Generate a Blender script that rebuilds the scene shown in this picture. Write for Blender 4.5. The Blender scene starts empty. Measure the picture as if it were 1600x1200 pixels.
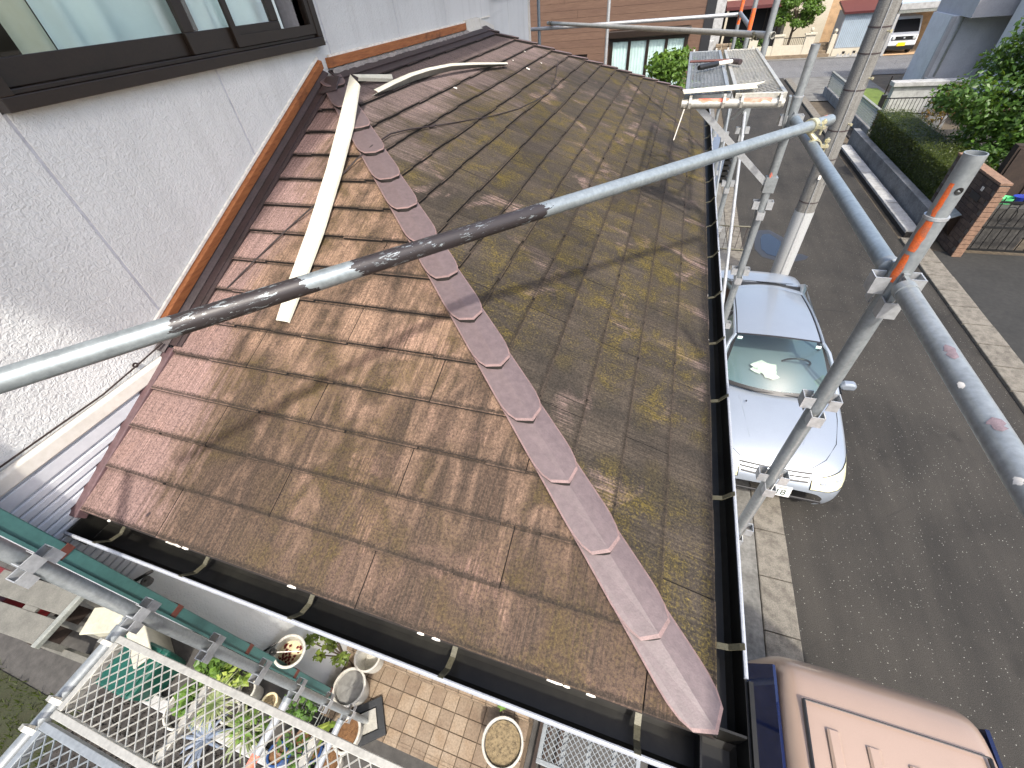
import bpy, math, random
import numpy as np
from mathutils import Vector, Matrix
random.seed(7)
S = bpy.context.scene
COL = S.collection
# ---------------------------------------------------------------- camera
EYE = np.array([0.0, 0.0, 5.2])
FPX = 646.53
def _basis(a, b, c):
    fw = np.array([math.sin(a)*math.cos(b), math.cos(a)*math.cos(b), -math.sin(b)])
    r = np.array([math.cos(a), -math.sin(a), 0.0]); u = np.cross(r, fw)
    return r*math.cos(c)+u*math.sin(c), -r*math.sin(c)+u*math.cos(c), fw
RB = _basis(math.radians(-22.132), math.radians(43.842), math.radians(-6.2905))
cam = bpy.data.cameras.new('camera'); camo = bpy.data.objects.new('camera', cam); COL.objects.link(camo)
cam.sensor_width = 36; cam.lens = FPX/1600*36; cam.clip_start = 0.02; cam.clip_end = 3000
M3 = Matrix(((RB[0][0], RB[1][0], -RB[2][0]), (RB[0][1], RB[1][1], -RB[2][1]), (RB[0][2], RB[1][2], -RB[2][2])))
camo.matrix_world = Matrix.Translation(Vector(EYE)) @ M3.to_4x4()
S.camera = camo
def ray(x, y): return RB[0]*(x-800)/FPX - RB[1]*(y-600)/FPX + RB[2]
def at(x, y, axis, val):
    """photo pixel -> point on the plane axis = val (ground, wall or the thing it touches)"""
    d = ray(x, y); t = (val-EYE[axis])/d[axis]; return EYE+d*t
# ---------------------------------------------------------------- sky, sun, exposure
SUN = Vector((0.33, -0.50, 0.80)).normalized()          # towards the sun
elev = math.asin(SUN.z); az = math.atan2(SUN.x, SUN.y)
W = bpy.data.worlds.new('World'); S.world = W; W.use_nodes = True
nt = W.node_tree; bg = nt.nodes['Background']
sk = nt.nodes.new('ShaderNodeTexSky'); sk.sky_type = 'NISHITA'; sk.sun_disc = False
sk.sun_elevation = elev; sk.sun_rotation = az; sk.air_density = 1.0; sk.dust_density = 4.0; sk.ozone_density = 1.0
nt.links.new(sk.outputs[0], bg.inputs[0]); bg.inputs[1].default_value = 0.15
sl = bpy.data.lights.new('sun', 'SUN'); sl.energy = 2.0; sl.angle = math.radians(2.4); sl.color = (1.0, 0.955, 0.88)
so = bpy.data.objects.new('sun', sl); COL.objects.link(so)
so.rotation_euler = SUN.to_track_quat('Z', 'Y').to_euler(); so.location = (3, -5, 12)
S.view_settings.view_transform = 'Standard'; S.view_settings.look = 'None'
S.view_settings.gamma = 1.0; S.view_settings.use_curve_mapping = False; S.view_settings.exposure = 1.25
# ---------------------------------------------------------------- materials
MATS = {}
def lin(c):
    return tuple((v/12.92 if v <= 0.04045 else ((v+0.055)/1.055)**2.4) for v in c)
class NT:
    def __init__(s, name):
        s.m = bpy.data.materials.new(name); s.m.use_nodes = True; s.t = s.m.node_tree
        s.b = s.t.nodes['Principled BSDF']; MATS[name] = s.m
    def n(s, typ, **kw):
        nd = s.t.nodes.new('ShaderNode'+typ)
        for k, v in kw.items(): setattr(nd, k, v)
        return nd
    def l(s, a, b): s.t.links.new(a, b)
    def pos(s, kind='pos'):
        if kind == 'pos': return s.n('NewGeometry').outputs['Position']
        return s.n('TexCoord').outputs['Object']
    def mapped(s, src, scale=(1, 1, 1), rot=(0, 0, 0), loc=(0, 0, 0)):
        mp = s.n('Mapping'); mp.inputs['Scale'].default_value = scale; mp.inputs['Rotation'].default_value = rot
        mp.inputs['Location'].default_value = loc; s.l(src, mp.inputs['Vector']); return mp.outputs[0]
    def noise(s, src, scale=5, detail=4, rough=0.55, dist=0.0):
        t = s.n('TexNoise'); t.inputs['Scale'].default_value = scale; t.inputs['Detail'].default_value = detail
        t.inputs['Roughness'].default_value = rough; t.inputs['Distortion'].default_value = dist
        s.l(src, t.inputs['Vector']); return t.outputs['Fac']
    def ramp(s, fac, a, b, c0=(0, 0, 0), c1=(1, 1, 1)):
        r = s.n('ValToRGB'); e = r.color_ramp.elements
        e[0].position = a; e[1].position = b; e[0].color = (*c0, 1); e[1].color = (*c1, 1)
        s.l(fac, r.inputs[0]); return r.outputs[0]
    def mix(s, fac, a, b, mode='MIX'):
        m = s.n('MixRGB', blend_type=mode)
        for i, v in ((0, fac), (1, a), (2, b)):
            if isinstance(v, (int, float)): m.inputs[i].default_value = v
            elif isinstance(v, tuple): m.inputs[i].default_value = (*v, 1)
            else: s.l(v, m.inputs[i])
        return m.outputs[0]
    def math(s, op, a, b=0.0, clamp=False):
        m = s.n('Math', operation=op); m.use_clamp = clamp
        for i, v in ((0, a), (1, b)):
            if isinstance(v, (int, float)): m.inputs[i].default_value = v
            else: s.l(v, m.inputs[i])
        return m.outputs[0]
    def xyz(s, src):
        x = s.n('SeparateXYZ'); s.l(src, x.inputs[0]); return x.outputs
    def bump(s, h, strength=0.3, dist=0.01):
        b = s.n('Bump'); b.inputs['Strength'].default_value = strength; b.inputs['Distance'].default_value = dist
        s.l(h, b.inputs['Height']); s.l(b.outputs[0], s.b.inputs['Normal'])
    def col(s, c):
        if isinstance(c, tuple): s.b.inputs['Base Color'].default_value = (*c, 1)
        else: s.l(c, s.b.inputs['Base Color'])
    def set(s, rough=0.6, metal=0.0, spec=0.5, **kw):
        s.b.inputs['Roughness'].default_value = rough; s.b.inputs['Metallic'].default_value = metal
        s.b.inputs['Specular IOR Level'].default_value = spec
        for k, v in kw.items(): s.b.inputs[k].default_value = v
def simple(name, c, rough=0.6, metal=0.0, var=0.25, scale=6.0, bump=0.0, spec=0.5, dirt=None, kind='pos', bscale=None, **kw):
    """plain surface with uneven colour, a second dirt tone and fine relief"""
    t = NT(name); p = t.pos(kind)
    f = t.noise(p, scale, 5, 0.62)
    d = dirt if dirt else tuple(v*0.45 for v in c)
    r = t.ramp(f, 0.42, 0.78); m = t.math('MULTIPLY', r, min(1.0, var*2.2))
    cc = t.mix(m, c, d)
    g = t.noise(p, scale*9, 3, 0.6); cc = t.mix(0.25*min(1, var*2), cc, t.ramp(g, 0.3, 0.7), 'OVERLAY')
    t.col(cc); t.set(rough, metal, spec, **kw)
    if bump: t.bump(t.noise(p, bscale or scale*12, 4, 0.6), bump, 0.005)
    return t.m
def leafmat(name, c0, c1):
    t = NT(name); p = t.pos()
    oi = t.n('ObjectInfo')
    f = t.noise(p, 9.0, 3); cc = t.mix(t.ramp(f, 0.35, 0.65), c0, c1)
    t.col(cc); t.set(0.45, 0, 0.4)
    tr = t.n('BsdfTranslucent'); t.l(t.mix(0.5, cc, (0.25, 0.35, 0.02)), tr.inputs[0])
    ms = t.n('MixShader'); ms.inputs[0].default_value = 0.3
    t.l(t.b.outputs[0], ms.inputs[1]); t.l(tr.outputs[0], ms.inputs[2])
    t.l(ms.outputs[0], t.t.nodes['Material Output'].inputs[0]); return t.m
def glass(name, tint, rough=0.02, alpha=0.35):
    """thin pane: reflects by fresnel, lets part of the light through"""
    t = NT(name); t.col(tint); t.set(rough, 0, 0.5)
    g = t.n('BsdfGlossy'); g.inputs['Roughness'].default_value = rough; g.inputs['Color'].default_value = (1, 1, 1, 1)
    tr = t.n('BsdfTransparent'); tr.inputs[0].default_value = (*[min(1, v) for v in tint], 1)
    fr = t.n('LayerWeight'); fr.inputs[0].default_value = 0.5
    f = t.math('ADD', t.math('MULTIPLY', t.math('POWER', fr.outputs['Facing'], 4.0), 0.9), 0.05, True)
    ms = t.n('MixShader'); t.l(f, ms.inputs[0]); t.l(tr.outputs[0], ms.inputs[1]); t.l(g.outputs[0], ms.inputs[2])
    t.l(ms.outputs[0], t.t.nodes['Material Output'].inputs[0]); return t.m

# roof slates: combed grooves down the slope, lichen, algae streaks, cleaner strip by the wall
def slate(name, axis):
    """axis: 1 = slope falls along y (front face), 0 = slope falls along x (street face)"""
    t = NT(name); p = t.pos(); oi = t.n('ObjectInfo').outputs['Random']
    X, Y, Z = t.xyz(p)
    def ax(a, b): return (a, b, 1.0) if axis == 1 else (b, a, 1.0)
    st = t.noise(t.mapped(p, ax(4.6, 0.55)), 1.6, 4, 0.6, 0.3)             # broad run-off streaks
    st2 = t.noise(t.mapped(p, ax(34, 2.0)), 1.6, 4, 0.7)                  # thin streaks
    cb = t.noise(t.mapped(p, ax(150, 4)), 1.0, 3, 0.6)                    # comb grooves
    big = t.noise(p, 1.7, 4, 0.6, 0.4); mid = t.noise(p, 6.0, 5, 0.68, 0.6); fine = t.noise(p, 120.0, 4, 0.8)
    if axis == 1:
        clean, tan, dark, moss = lin((0.51, 0.42, 0.395)), lin((0.515, 0.42, 0.35)), lin((0.152, 0.130, 0.110)), lin((0.29, 0.245, 0.12))
    else:
        clean, tan, dark, moss = lin((0.42, 0.365, 0.35)), lin((0.365, 0.32, 0.275)), lin((0.172, 0.156, 0.135)), lin((0.33, 0.285, 0.12))
    if axis == 1:
        w = t.math('MINIMUM', t.math('MULTIPLY', t.math('ADD', X, 2.15), 1.25), t.math('ADD', t.math('MULTIPLY', t.math('SUBTRACT', 2.75, Y), 0.62), 0.1))
        w = t.math('ADD', w, t.math('MULTIPLY', t.math('SUBTRACT', big, 0.5), 1.1))
        w = t.math('ADD', w, t.math('MULTIPLY', t.math('SUBTRACT', st2, 0.5), 0.6))
        worn = t.ramp(w, 0.34, 0.58)
    else:
        w = t.math('MULTIPLY', t.math('ADD', X, 2.15), 0.85)
        w = t.math('ADD', w, t.math('MULTIPLY', t.math('SUBTRACT', Y, 5.2), -0.05))
        w = t.math('ADD', w, t.math('MULTIPLY', t.math('SUBTRACT', big, 0.5), 1.0))
        w = t.math('ADD', w, t.math('MULTIPLY', t.math('SUBTRACT', st2, 0.5), 1.3))
        worn = t.ramp(w, 0.42, 0.95)
    c = t.mix(worn, clean, tan)
    alg = t.ramp(t.math('ADD', t.math('MULTIPLY', st, 0.62), t.math('MULTIPLY', mid, 0.38)), 0.41 if axis == 1 else 0.37, 0.56 if axis == 1 else 0.55)
    if axis == 1:
        low = t.ramp(t.math('ADD', t.math('SUBTRACT', Y, YE_), t.math('MULTIPLY', t.math('SUBTRACT', st, 0.5), 2.6)), 0.18, 0.62, (1, 1, 1), (0, 0, 0))
        alg = t.math('MAXIMUM', alg, low)
    alg = t.math('MULTIPLY', alg, worn)
    alg = t.math('MULTIPLY', alg, t.math('ADD', 0.6, t.math('MULTIPLY', t.ramp(cb, 0.35, 0.6), 0.4)))
    c = t.mix(t.math('MULTIPLY', alg, 0.92), c, dark)
    if axis == 0: c = t.mix(t.math('MULTIPLY', worn, 0.62), c, dark)
    ms = t.ramp(t.math('ADD', t.math('MULTIPLY', mid, 0.55), t.math('MULTIPLY', fine, 0.5)), 0.50, 0.64)
    ms = t.math('MULTIPLY', t.math('MULTIPLY', ms, worn), t.ramp(t.noise(p, 1.5, 3, 0.5), 0.36 if axis == 0 else 0.40, 0.52 if axis == 0 else 0.58))
    c = t.mix(t.math('MULTIPLY', ms, 0.9 if axis == 0 else 0.6), c, moss)
    # bare scoured patches with pale comb lines
    br = t.ramp(t.noise(t.mapped(p, (2.2, 2.2, 2.2), loc=(3.1, 1.7, 0)), 1.15, 4, 0.6, 0.8), 0.58, 0.68)
    br = t.math('MULTIPLY', br, t.ramp(cb, 0.42, 0.60)); br = t.math('MULTIPLY', br, 0.75 if axis == 0 else 0.32)
    c = t.mix(br, c, lin((0.50, 0.42, 0.395)) if axis == 0 else lin((0.60, 0.475, 0.42)))
    # grime along the lower edge of every course
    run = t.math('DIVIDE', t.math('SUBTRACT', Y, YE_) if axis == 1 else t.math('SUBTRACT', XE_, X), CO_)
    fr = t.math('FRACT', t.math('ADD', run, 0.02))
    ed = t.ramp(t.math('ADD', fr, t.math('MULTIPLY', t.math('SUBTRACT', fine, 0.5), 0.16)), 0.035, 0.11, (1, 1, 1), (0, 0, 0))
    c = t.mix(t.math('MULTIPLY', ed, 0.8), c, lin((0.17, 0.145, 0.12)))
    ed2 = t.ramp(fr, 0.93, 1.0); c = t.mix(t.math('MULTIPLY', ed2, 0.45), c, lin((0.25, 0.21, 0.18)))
    tone = t.math('ADD', t.math('MULTIPLY', oi, 0.36), 0.80)
    tm = t.n('CombineXYZ'); [t.l(tone, tm.inputs[i]) for i in range(3)]
    c = t.mix(1.0, c, tm.outputs[0], 'MULTIPLY')
    c = t.mix(0.40, c, t.ramp(cb, 0.30, 0.70), 'OVERLAY')
    c = t.mix(0.62, c, t.ramp(fine, 0.32, 0.68), 'OVERLAY')
    t.col(c); t.set(0.8, 0, 0.25)
    h = t.math('ADD', t.math('MULTIPLY', cb, 0.7), t.math('MULTIPLY', fine, 0.5)); t.bump(h, 0.5, 0.006)
    return t.m
YE_, XE_, CO_ = 0.255, 0.35, 0.168
slate('slate_front', 1); slate('slate_side', 0)
def stucco():
    t = NT('stucco'); p = t.pos()
    n1 = t.noise(p, 62, 2, 0.5, 1.2); n2 = t.noise(p, 22, 3, 0.6)
    big = t.noise(t.mapped(p, (1, 1, 0.35)), 2.3, 5, 0.6)
    c = t.mix(t.ramp(big, 0.5, 0.85), lin((0.80, 0.80, 0.79)), lin((0.73, 0.73, 0.72)))
    sp = t.ramp(t.noise(p, 7, 3, 0.6), 0.70, 0.78); c = t.mix(t.math('MULTIPLY', sp, 0.25), c, lin((0.55, 0.54, 0.52)))
    sk_ = t.ramp(t.noise(t.mapped(p, (9, 9, 0.5)), 1.3, 4, 0.6), 0.55, 0.75); c = t.mix(t.math('MULTIPLY', sk_, 0.16), c, lin((0.50, 0.49, 0.46)))
    t.col(c); t.set(0.8, 0, 0.25)
    t.bump(t.math('ADD', n1, t.math('MULTIPLY', n2, 0.4)), 0.55, 0.012); return t.m
stucco()
simple('caulk', lin((0.72, 0.72, 0.74)), 0.7, var=0.2)
def wood():
    t = NT('batten_wood'); p = t.pos()
    g = t.noise(t.mapped(p, (14, 1.4, 14)), 6, 5, 0.65, 0.6)
    c = t.mix(t.ramp(g, 0.3, 0.75), lin((0.66, 0.42, 0.24)), lin((0.47, 0.26, 0.14)))
    st = t.ramp(t.noise(p, 3.4, 4, 0.6), 0.58, 0.72); c = t.mix(t.math('MULTIPLY', st, 0.8), c, lin((0.24, 0.13, 0.09)))
    t.col(c); t.set(0.75); t.bump(g, 0.3, 0.004); return t.m
wood()
simple('flashing_brown', lin((0.25, 0.205, 0.205)), 0.5, 0.0, var=0.45, scale=9, dirt=lin((0.20, 0.17, 0.16)), bump=0.1)
simple('verge_mauve', lin((0.38, 0.295, 0.30)), 0.45, var=0.3, scale=8, bump=0.05)
simple('cap_mauve', lin((0.385, 0.335, 0.335)), 0.5, var=0.28, scale=5, dirt=lin((0.35, 0.30, 0.305)), bump=0.18, bscale=160)
simple('cap_rim', lin((0.50, 0.41, 0.395)), 0.6, var=0.4, scale=30, dirt=lin((0.38, 0.31, 0.30)))
simple('slate_edge', lin((0.13, 0.11, 0.095)), 0.9, var=0.5, scale=30, dirt=lin((0.12, 0.10, 0.09)))
simple('underlay', (0.012, 0.010, 0.009), 0.9, var=0.1)
simple('mortar', lin((0.58, 0.55, 0.53)), 0.9, var=0.5, scale=25, bump=0.5)
simple('gutter_black', (0.009, 0.0085, 0.007), 0.42, var=0.7, scale=3.5, dirt=(0.024, 0.023, 0.018), spec=0.4)
simple('gutter_lip', lin((0.60, 0.615, 0.64)), 0.35, var=0.25, scale=14, dirt=lin((0.6, 0.61, 0.63)))
simple('bracket_olive', lin((0.36, 0.35, 0.29)), 0.5, 0.2, var=0.5, scale=22, dirt=lin((0.33, 0.31, 0.24)))
simple('white_flake', lin((0.90, 0.88, 0.84)), 0.7, var=0.3, scale=40)
def galv(name, base, paint=None, met=0.45, lo=0.55, hi=0.62, scale=(1, 1, 1), ns=3.0):
    t = NT(name); p = t.pos()
    s1 = t.noise(p, 14, 5, 0.65); s2 = t.noise(p, 70, 3, 0.6)
    c = t.mix(t.ramp(s1, 0.35, 0.8), base, tuple(v*0.75 for v in base))
    c = t.mix(0.14, c, t.ramp(s2, 0.3, 0.7), 'OVERLAY')
    sc = t.ramp(t.noise(p, 30, 4, 0.7, 0.5), 0.70, 0.76); c = t.mix(t.math('MULTIPLY', sc, 0.5), c, lin((0.88, 0.89, 0.9)))
    t.set(0.42, met, 0.5)
    if paint:
        pm = t.ramp(t.noise(t.mapped(p, scale), ns, 2, 0.5, 0.3), lo, hi)
        pm = t.math('MULTIPLY', pm, t.math('SUBTRACT', 1.0, t.math('MULTIPLY', t.ramp(t.noise(p, 75, 4, 0.8, 0.4), 0.60, 0.63), 0.95)))
        c = t.mix(pm, c, paint); t.l(t.math('SUBTRACT', 0.75, t.math('MULTIPLY', pm, 0.75)), t.b.inputs['Metallic'])
        t.l(t.math('ADD', 0.36, t.math('MULTIPLY', pm, 0.14)), t.b.inputs['Roughness'])
    t.col(c); t.bump(s2, 0.08, 0.003); return t.m
galv('galv', lin((0.58, 0.60, 0.605))); galv('galv_light', lin((0.70, 0.71, 0.715))); galv('galv_warm', lin((0.72, 0.71, 0.67)))
galv('galv_blue', lin((0.52, 0.565, 0.595)))
simple('clamp_zinc', lin((0.83, 0.80, 0.66)), 0.38, 0.6, var=0.35, scale=30)
simple('paint_orange', lin((0.86, 0.38, 0.12)), 0.6, var=0.5, scale=30, dirt=lin((0.52, 0.38, 0.31)))
simple('paint_red', lin((0.88, 0.42, 0.32)), 0.6, var=0.5, scale=40, dirt=lin((0.7, 0.6, 0.55)))
simple('paint_pink', lin((0.49, 0.43, 0.445)), 0.6, var=0.4, scale=60)
simple('strip_cream', lin((0.80, 0.785, 0.72)), 0.45, var=0.18, scale=10, dirt=lin((0.70, 0.68, 0.60)))
simple('strip_grey', lin((0.55, 0.56, 0.53)), 0.45, 0.2, var=0.35, scale=12)
simple('cable_black', lin((0.16, 0.12, 0.11)), 0.5, var=0.1)
simple('sash_brown', lin((0.165, 0.128, 0.10)), 0.38, 0.1, var=0.25, scale=12, bump=0.03)
simple('shutter_grey', lin((0.76, 0.765, 0.775)), 0.45, var=0.12, scale=5)
simple('box_beige', lin((0.80, 0.78, 0.74)), 0.5, var=0.15, scale=5)
simple('curtain', lin((0.93, 0.97, 0.95)), 0.9, var=0.12, scale=4)
simple('curtain_cream', lin((0.86, 0.84, 0.74)), 0.9, var=0.12, scale=4)
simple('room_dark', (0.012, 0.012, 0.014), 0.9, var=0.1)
glass('pane', (0.90, 0.94, 0.94)); glass('pane_dark', (0.45, 0.55, 0.55)); glass('pane_car', (0.74, 0.87, 0.82), 0.01)
simple('teal_paint', lin((0.25, 0.40, 0.39)), 0.35, var=0.2, scale=6, dirt=lin((0.17, 0.30, 0.29)))
simple('band_brown', lin((0.36, 0.20, 0.17)), 0.5, var=0.2)
simple('black_plastic', (0.012, 0.012, 0.012), 0.4, var=0.2)
simple('rubber', (0.02, 0.022, 0.024), 0.7, var=0.4, scale=20)
# ---------------------------------------------------------------- mesh helpers
def V3(a): return Vector((float(a[0]), float(a[1]), float(a[2])))
class MB:
    def __init__(s): s.v = []; s.f = []; s.mi = []; s.cur = 0
    def add(s, vs, fs, mi=None):
        o = len(s.v); s.v += [tuple(float(c) for c in v) for v in vs]
        s.f += [tuple(i+o for i in f) for f in fs]; s.mi += [s.cur if mi is None else mi]*len(fs); return s
    def box(s, lo, hi, M=None, mi=None):
        x0, y0, z0 = lo; x1, y1, z1 = hi
        vs = [(x0, y0, z0), (x1, y0, z0), (x1, y1, z0), (x0, y1, z0), (x0, y0, z1), (x1, y0, z1), (x1, y1, z1), (x0, y1, z1)]
        if M is not None: vs = [M @ Vector(v) for v in vs]
        return s.add(vs, [(0, 3, 2, 1), (4, 5, 6, 7), (0, 1, 5, 4), (1, 2, 6, 5), (2, 3, 7, 6), (3, 0, 4, 7)], mi)
    def bar(s, p0, p1, w, h, up=(0, 0, 1), mi=None):
        """rectangular bar from p0 to p1, w across, h along up"""
        p0 = V3(p0); p1 = V3(p1); d = (p1-p0).normalized(); u = V3(up); r = d.cross(u)
        if r.length < 1e-5: r = d.cross(Vector((1, 0, 0)))
        r.normalize(); u = r.cross(d).normalized()
        vs = []
        for p in (p0, p1):
            for a, b in ((-1, -1), (1, -1), (1, 1), (-1, 1)): vs.append(p+r*(a*w/2)+u*(b*h/2))
        return s.add(vs, [(0, 1, 2, 3), (7, 6, 5, 4), (0, 4, 5, 1), (1, 5, 6, 2), (2, 6, 7, 3), (3, 7, 4, 0)], mi)
    def tube(s, pts, r, n=12, caps=True, mi=None):
        pts = [V3(p) for p in pts]; rr = r if isinstance(r, (list, tuple)) else [r]*len(pts); rings = []
        prev = None
        for i, p in enumerate(pts):
            d = (pts[min(i+1, len(pts)-1)]-pts[max(i-1, 0)]).normalized()
            a = prev if prev is not None else (Vector((0, 0, 1)) if abs(d.z) < 0.9 else Vector((1, 0, 0)))
            x = (a-d*a.dot(d)).normalized(); prev = x; y = d.cross(x)
            rings.append([p+(x*math.cos(t)+y*math.sin(t))*rr[i] for t in [2*math.pi*k/n for k in range(n)]])
        vs = [v for q in rings for v in q]; fs = []
        for i in range(len(pts)-1):
            for k in range(n): fs.append((i*n+k, i*n+(k+1) % n, (i+1)*n+(k+1) % n, (i+1)*n+k))
        if caps: fs += [tuple(range(n))[::-1], tuple((len(pts)-1)*n+k for k in range(n))]
        return s.add(vs, fs, mi)
    def pipe(s, p0, p1, r, wall=0.004, n=20, mi=None):
        """hollow pipe with open ends"""
        p0 = V3(p0); p1 = V3(p1); d = (p1-p0).normalized(); a = Vector((0, 0, 1)) if abs(d.z) < 0.9 else Vector((1, 0, 0))
        x = (a-d*a.dot(d)).normalized(); y = d.cross(x); vs = []
        for (p, q) in ((p0, r), (p1, r), (p1, r-wall), (p0, r-wall)):
            vs += [p+(x*math.cos(2*math.pi*k/n)+y*math.sin(2*math.pi*k/n))*q for k in range(n)]
        fs = []
        for j in range(4):
            for k in range(n): fs.append((j*n+k, j*n+(k+1) % n, ((j+1) % 4)*n+(k+1) % n, ((j+1) % 4)*n+k))
        return s.add(vs, fs, mi)
    def lathe(s, prof, c=(0, 0, 0), n=24, M=None, mi=None, sx=1.0, sy=1.0):
        vs = []
        for r, z in prof:
            for k in range(n):
                t = 2*math.pi*k/n; v = Vector((c[0]+r*sx*math.cos(t), c[1]+r*sy*math.sin(t), c[2]+z)); vs.append(M @ v if M else v)
        fs = []
        for i in range(len(prof)-1):
            for k in range(n): fs.append((i*n+k, i*n+(k+1) % n, (i+1)*n+(k+1) % n, (i+1)*n+k))
        return s.add(vs, fs, mi)
    def slab(s, poly, th, mi=None, n=None):
        """thick sheet: polygon (3D points) extruded by th against its normal"""
        P = [V3(p) for p in poly]
        if n is None:
            n = Vector((0, 0, 0))
            for i in range(len(P)):
                a, b = P[i], P[(i+1) % len(P)]; n += Vector(((a.y-b.y)*(a.z+b.z), (a.z-b.z)*(a.x+b.x), (a.x-b.x)*(a.y+b.y)))
            n.normalize()
        Q = [p-n*th for p in P]; k = len(P)
        return s.add(P+Q, [tuple(range(k)), tuple(range(2*k-1, k-1, -1))]+[(i, i+k, (i+1) % k+k, (i+1) % k) for i in range(k)], mi)
    def prism(s, poly2, fn, a, b, mi=None):
        """2D outline swept between parameters a and b through fn(u, v, t) -> 3D"""
        k = len(poly2); vs = [fn(u, v, a) for u, v in poly2]+[fn(u, v, b) for u, v in poly2]
        return s.add(vs, [tuple(range(k))[::-1], tuple(range(k, 2*k))]+[(i, (i+1) % k, (i+1) % k+k, i+k) for i in range(k)], mi)
    def grid(s, rows, mi=None, closed=False):
        m = len(rows[0]); vs = [p for r in rows for p in r]; fs = []
        for i in range(len(rows)-1):
            for j in range(m if closed else m-1):
                fs.append((i*m+j, i*m+(j+1) % m, (i+1)*m+(j+1) % m, (i+1)*m+j))
        return s.add(vs, fs, mi)
    def mesh(s, name, mats, smooth=False):
        me = bpy.data.meshes.new(name); me.from_pydata(s.v, [], s.f)
        for m in (mats if isinstance(mats, (list, tuple)) else [mats]): me.materials.append(MATS[m])
        me.polygons.foreach_set('material_index', s.mi)
        if smooth: me.polygons.foreach_set('use_smooth', [True]*len(s.f))
        me.update(); me.validate(); return me
    def build(s, name, mats, parent=None, smooth=False, bevel=0.0, sharp=0.6):
        o = bpy.data.objects.new(name, s.mesh(name, mats, smooth)); COL.objects.link(o)
        if parent is not None: adopt(o, parent)
        if smooth and sharp: o.data.set_sharp_from_angle(angle=sharp)
        if bevel:
            b = o.modifiers.new('bevel', 'BEVEL'); b.width = bevel; b.segments = 2; b.limit_method = 'ANGLE'; b.angle_limit = 0.7
        return o
ROOTLOC = {}
def wloc(o):
    """world offset of an unrotated chain of parents"""
    return ROOTLOC.get(o.name, Vector((0, 0, 0)))
def adopt(o, parent):
    o.parent = parent; o.matrix_parent_inverse = Matrix.Translation(-wloc(parent)); ROOTLOC[o.name] = Vector((0, 0, 0))
def link(me, name, parent=None):
    o = bpy.data.objects.new(name, me); COL.objects.link(o)
    if parent is not None: adopt(o, parent)
    return o
def tag(o, label=None, cat=None, group=None, kind=None):
    if label: o['label'] = label
    if cat: o['category'] = cat
    if group: o['group'] = group
    if kind: o['kind'] = kind
    return o
def thing(name, label, cat, loc=(0, 0, 0), group=None):
    o = bpy.data.objects.new(name, None); o.empty_display_size = 0.1; COL.objects.link(o); o.location = V3(loc)
    ROOTLOC[o.name] = V3(loc); return tag(o, label, cat, group)
def struct(name, mb, mat, **k):
    o = mb.build(name, mat, **k); o['kind'] = 'structure'; return o
def clip(poly, a, b, c):
    """keep a*u + b*v <= c"""
    out = []
    for i in range(len(poly)):
        p, q = poly[i], poly[(i+1) % len(poly)]
        fp = a*p[0]+b*p[1]-c; fq = a*q[0]+b*q[1]-c
        if fp <= 0: out.append(p)
        if (fp < 0 < fq) or (fq < 0 < fp):
            t = fp/(fp-fq); out.append((p[0]+(q[0]-p[0])*t, p[1]+(q[1]-p[1])*t))
    return out
# ---------------------------------------------------------------- ground
YARD = 0.70
HOUSE_X = -2.15
# ---------------------------------------------------------------- the white house
XE, YE, ZE, K, Y2 = 0.35, 0.255, 3.76, 0.445, 8.0
XV = -2.105; CO = 0.168
NF = Vector((0, -K, 1)).normalized(); NR = Vector((K, 0, 1)).normalized()
def PF(u, t, w=0.0): return Vector((u, YE+t, ZE+K*t))+NF*w          # front face
def PR(u, t, w=0.0): return Vector((XE-t, u, ZE+K*t))+NR*w          # street face
house = thing('white_house', 'white stucco two storey house with brown slate lean-to roof and dark framed windows', 'house', (-5, 3, YARD))
wl = MB()
# wall core behind the siding, left open for the windows
WX0, WX1 = HOUSE_X-0.17, HOUSE_X-0.018
win = [(1.07, 2.71, 5.035, 6.25), (5.95, 7.05, 5.13, 6.1)]
ys = [0.13, 1.07, 2.71, 5.95, 7.05, 7.42]
for i in range(len(ys)-1):
    w = [q for q in win if abs(q[0]-ys[i]) < 1e-6]
    if w: wl.box((WX0, ys[i], YARD), (WX1, ys[i+1], w[0][2])); wl.box((WX0, ys[i], w[0][3]), (WX1, ys[i+1], 7.3))
    else: wl.box((WX0, ys[i], YARD), (WX1, ys[i+1], 7.3))
wl.box((-9.0, 0.12, YARD), (WX0-0.002, 0.27, 7.3)); wl.box((-9.0, 7.27, YARD), (WX0-0.002, 7.42, 7.3)); wl.box((-9.0, 0.272, YARD), (-8.85, 7.268, 7.3))
wl.box((-8.8, 0.3, 4.6), (WX0-0.03, 7.2, 4.75))
wall = wl.build('wall', 'caulk', house)
up = MB(); up.slab([(-9.5, -0.4, 7.31), (-1.85, -0.4, 7.31), (-1.85, 7.95, 7.31), (-9.5, 7.95, 7.31)], 0.1); up.build('upper_roof', 'sash_brown', house)
ev_ = MB(); ev_.slab([(HOUSE_X+0.004, -0.5, 6.62), (HOUSE_X+0.98, -0.6, 6.52), (HOUSE_X+0.98, 8.0, 6.52), (HOUSE_X+0.004, 8.0, 6.62)], 0.10); ev_.build('wall_shade_eave', 'box_beige', house)  # unseen overhang, added and sized to keep the sun off the wall
def panel(y0, y1, z0, z1):
    g = 0.0055
    MB().box((WX1+0.0005, y0+g, z0), (HOUSE_X, y1-g, z1)).build('siding_panel', 'stucco', wall, bevel=0.003)
sm = [0.125]+[1.03+0.91*i for i in range(8)]; sm[-1] = 7.425
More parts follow.
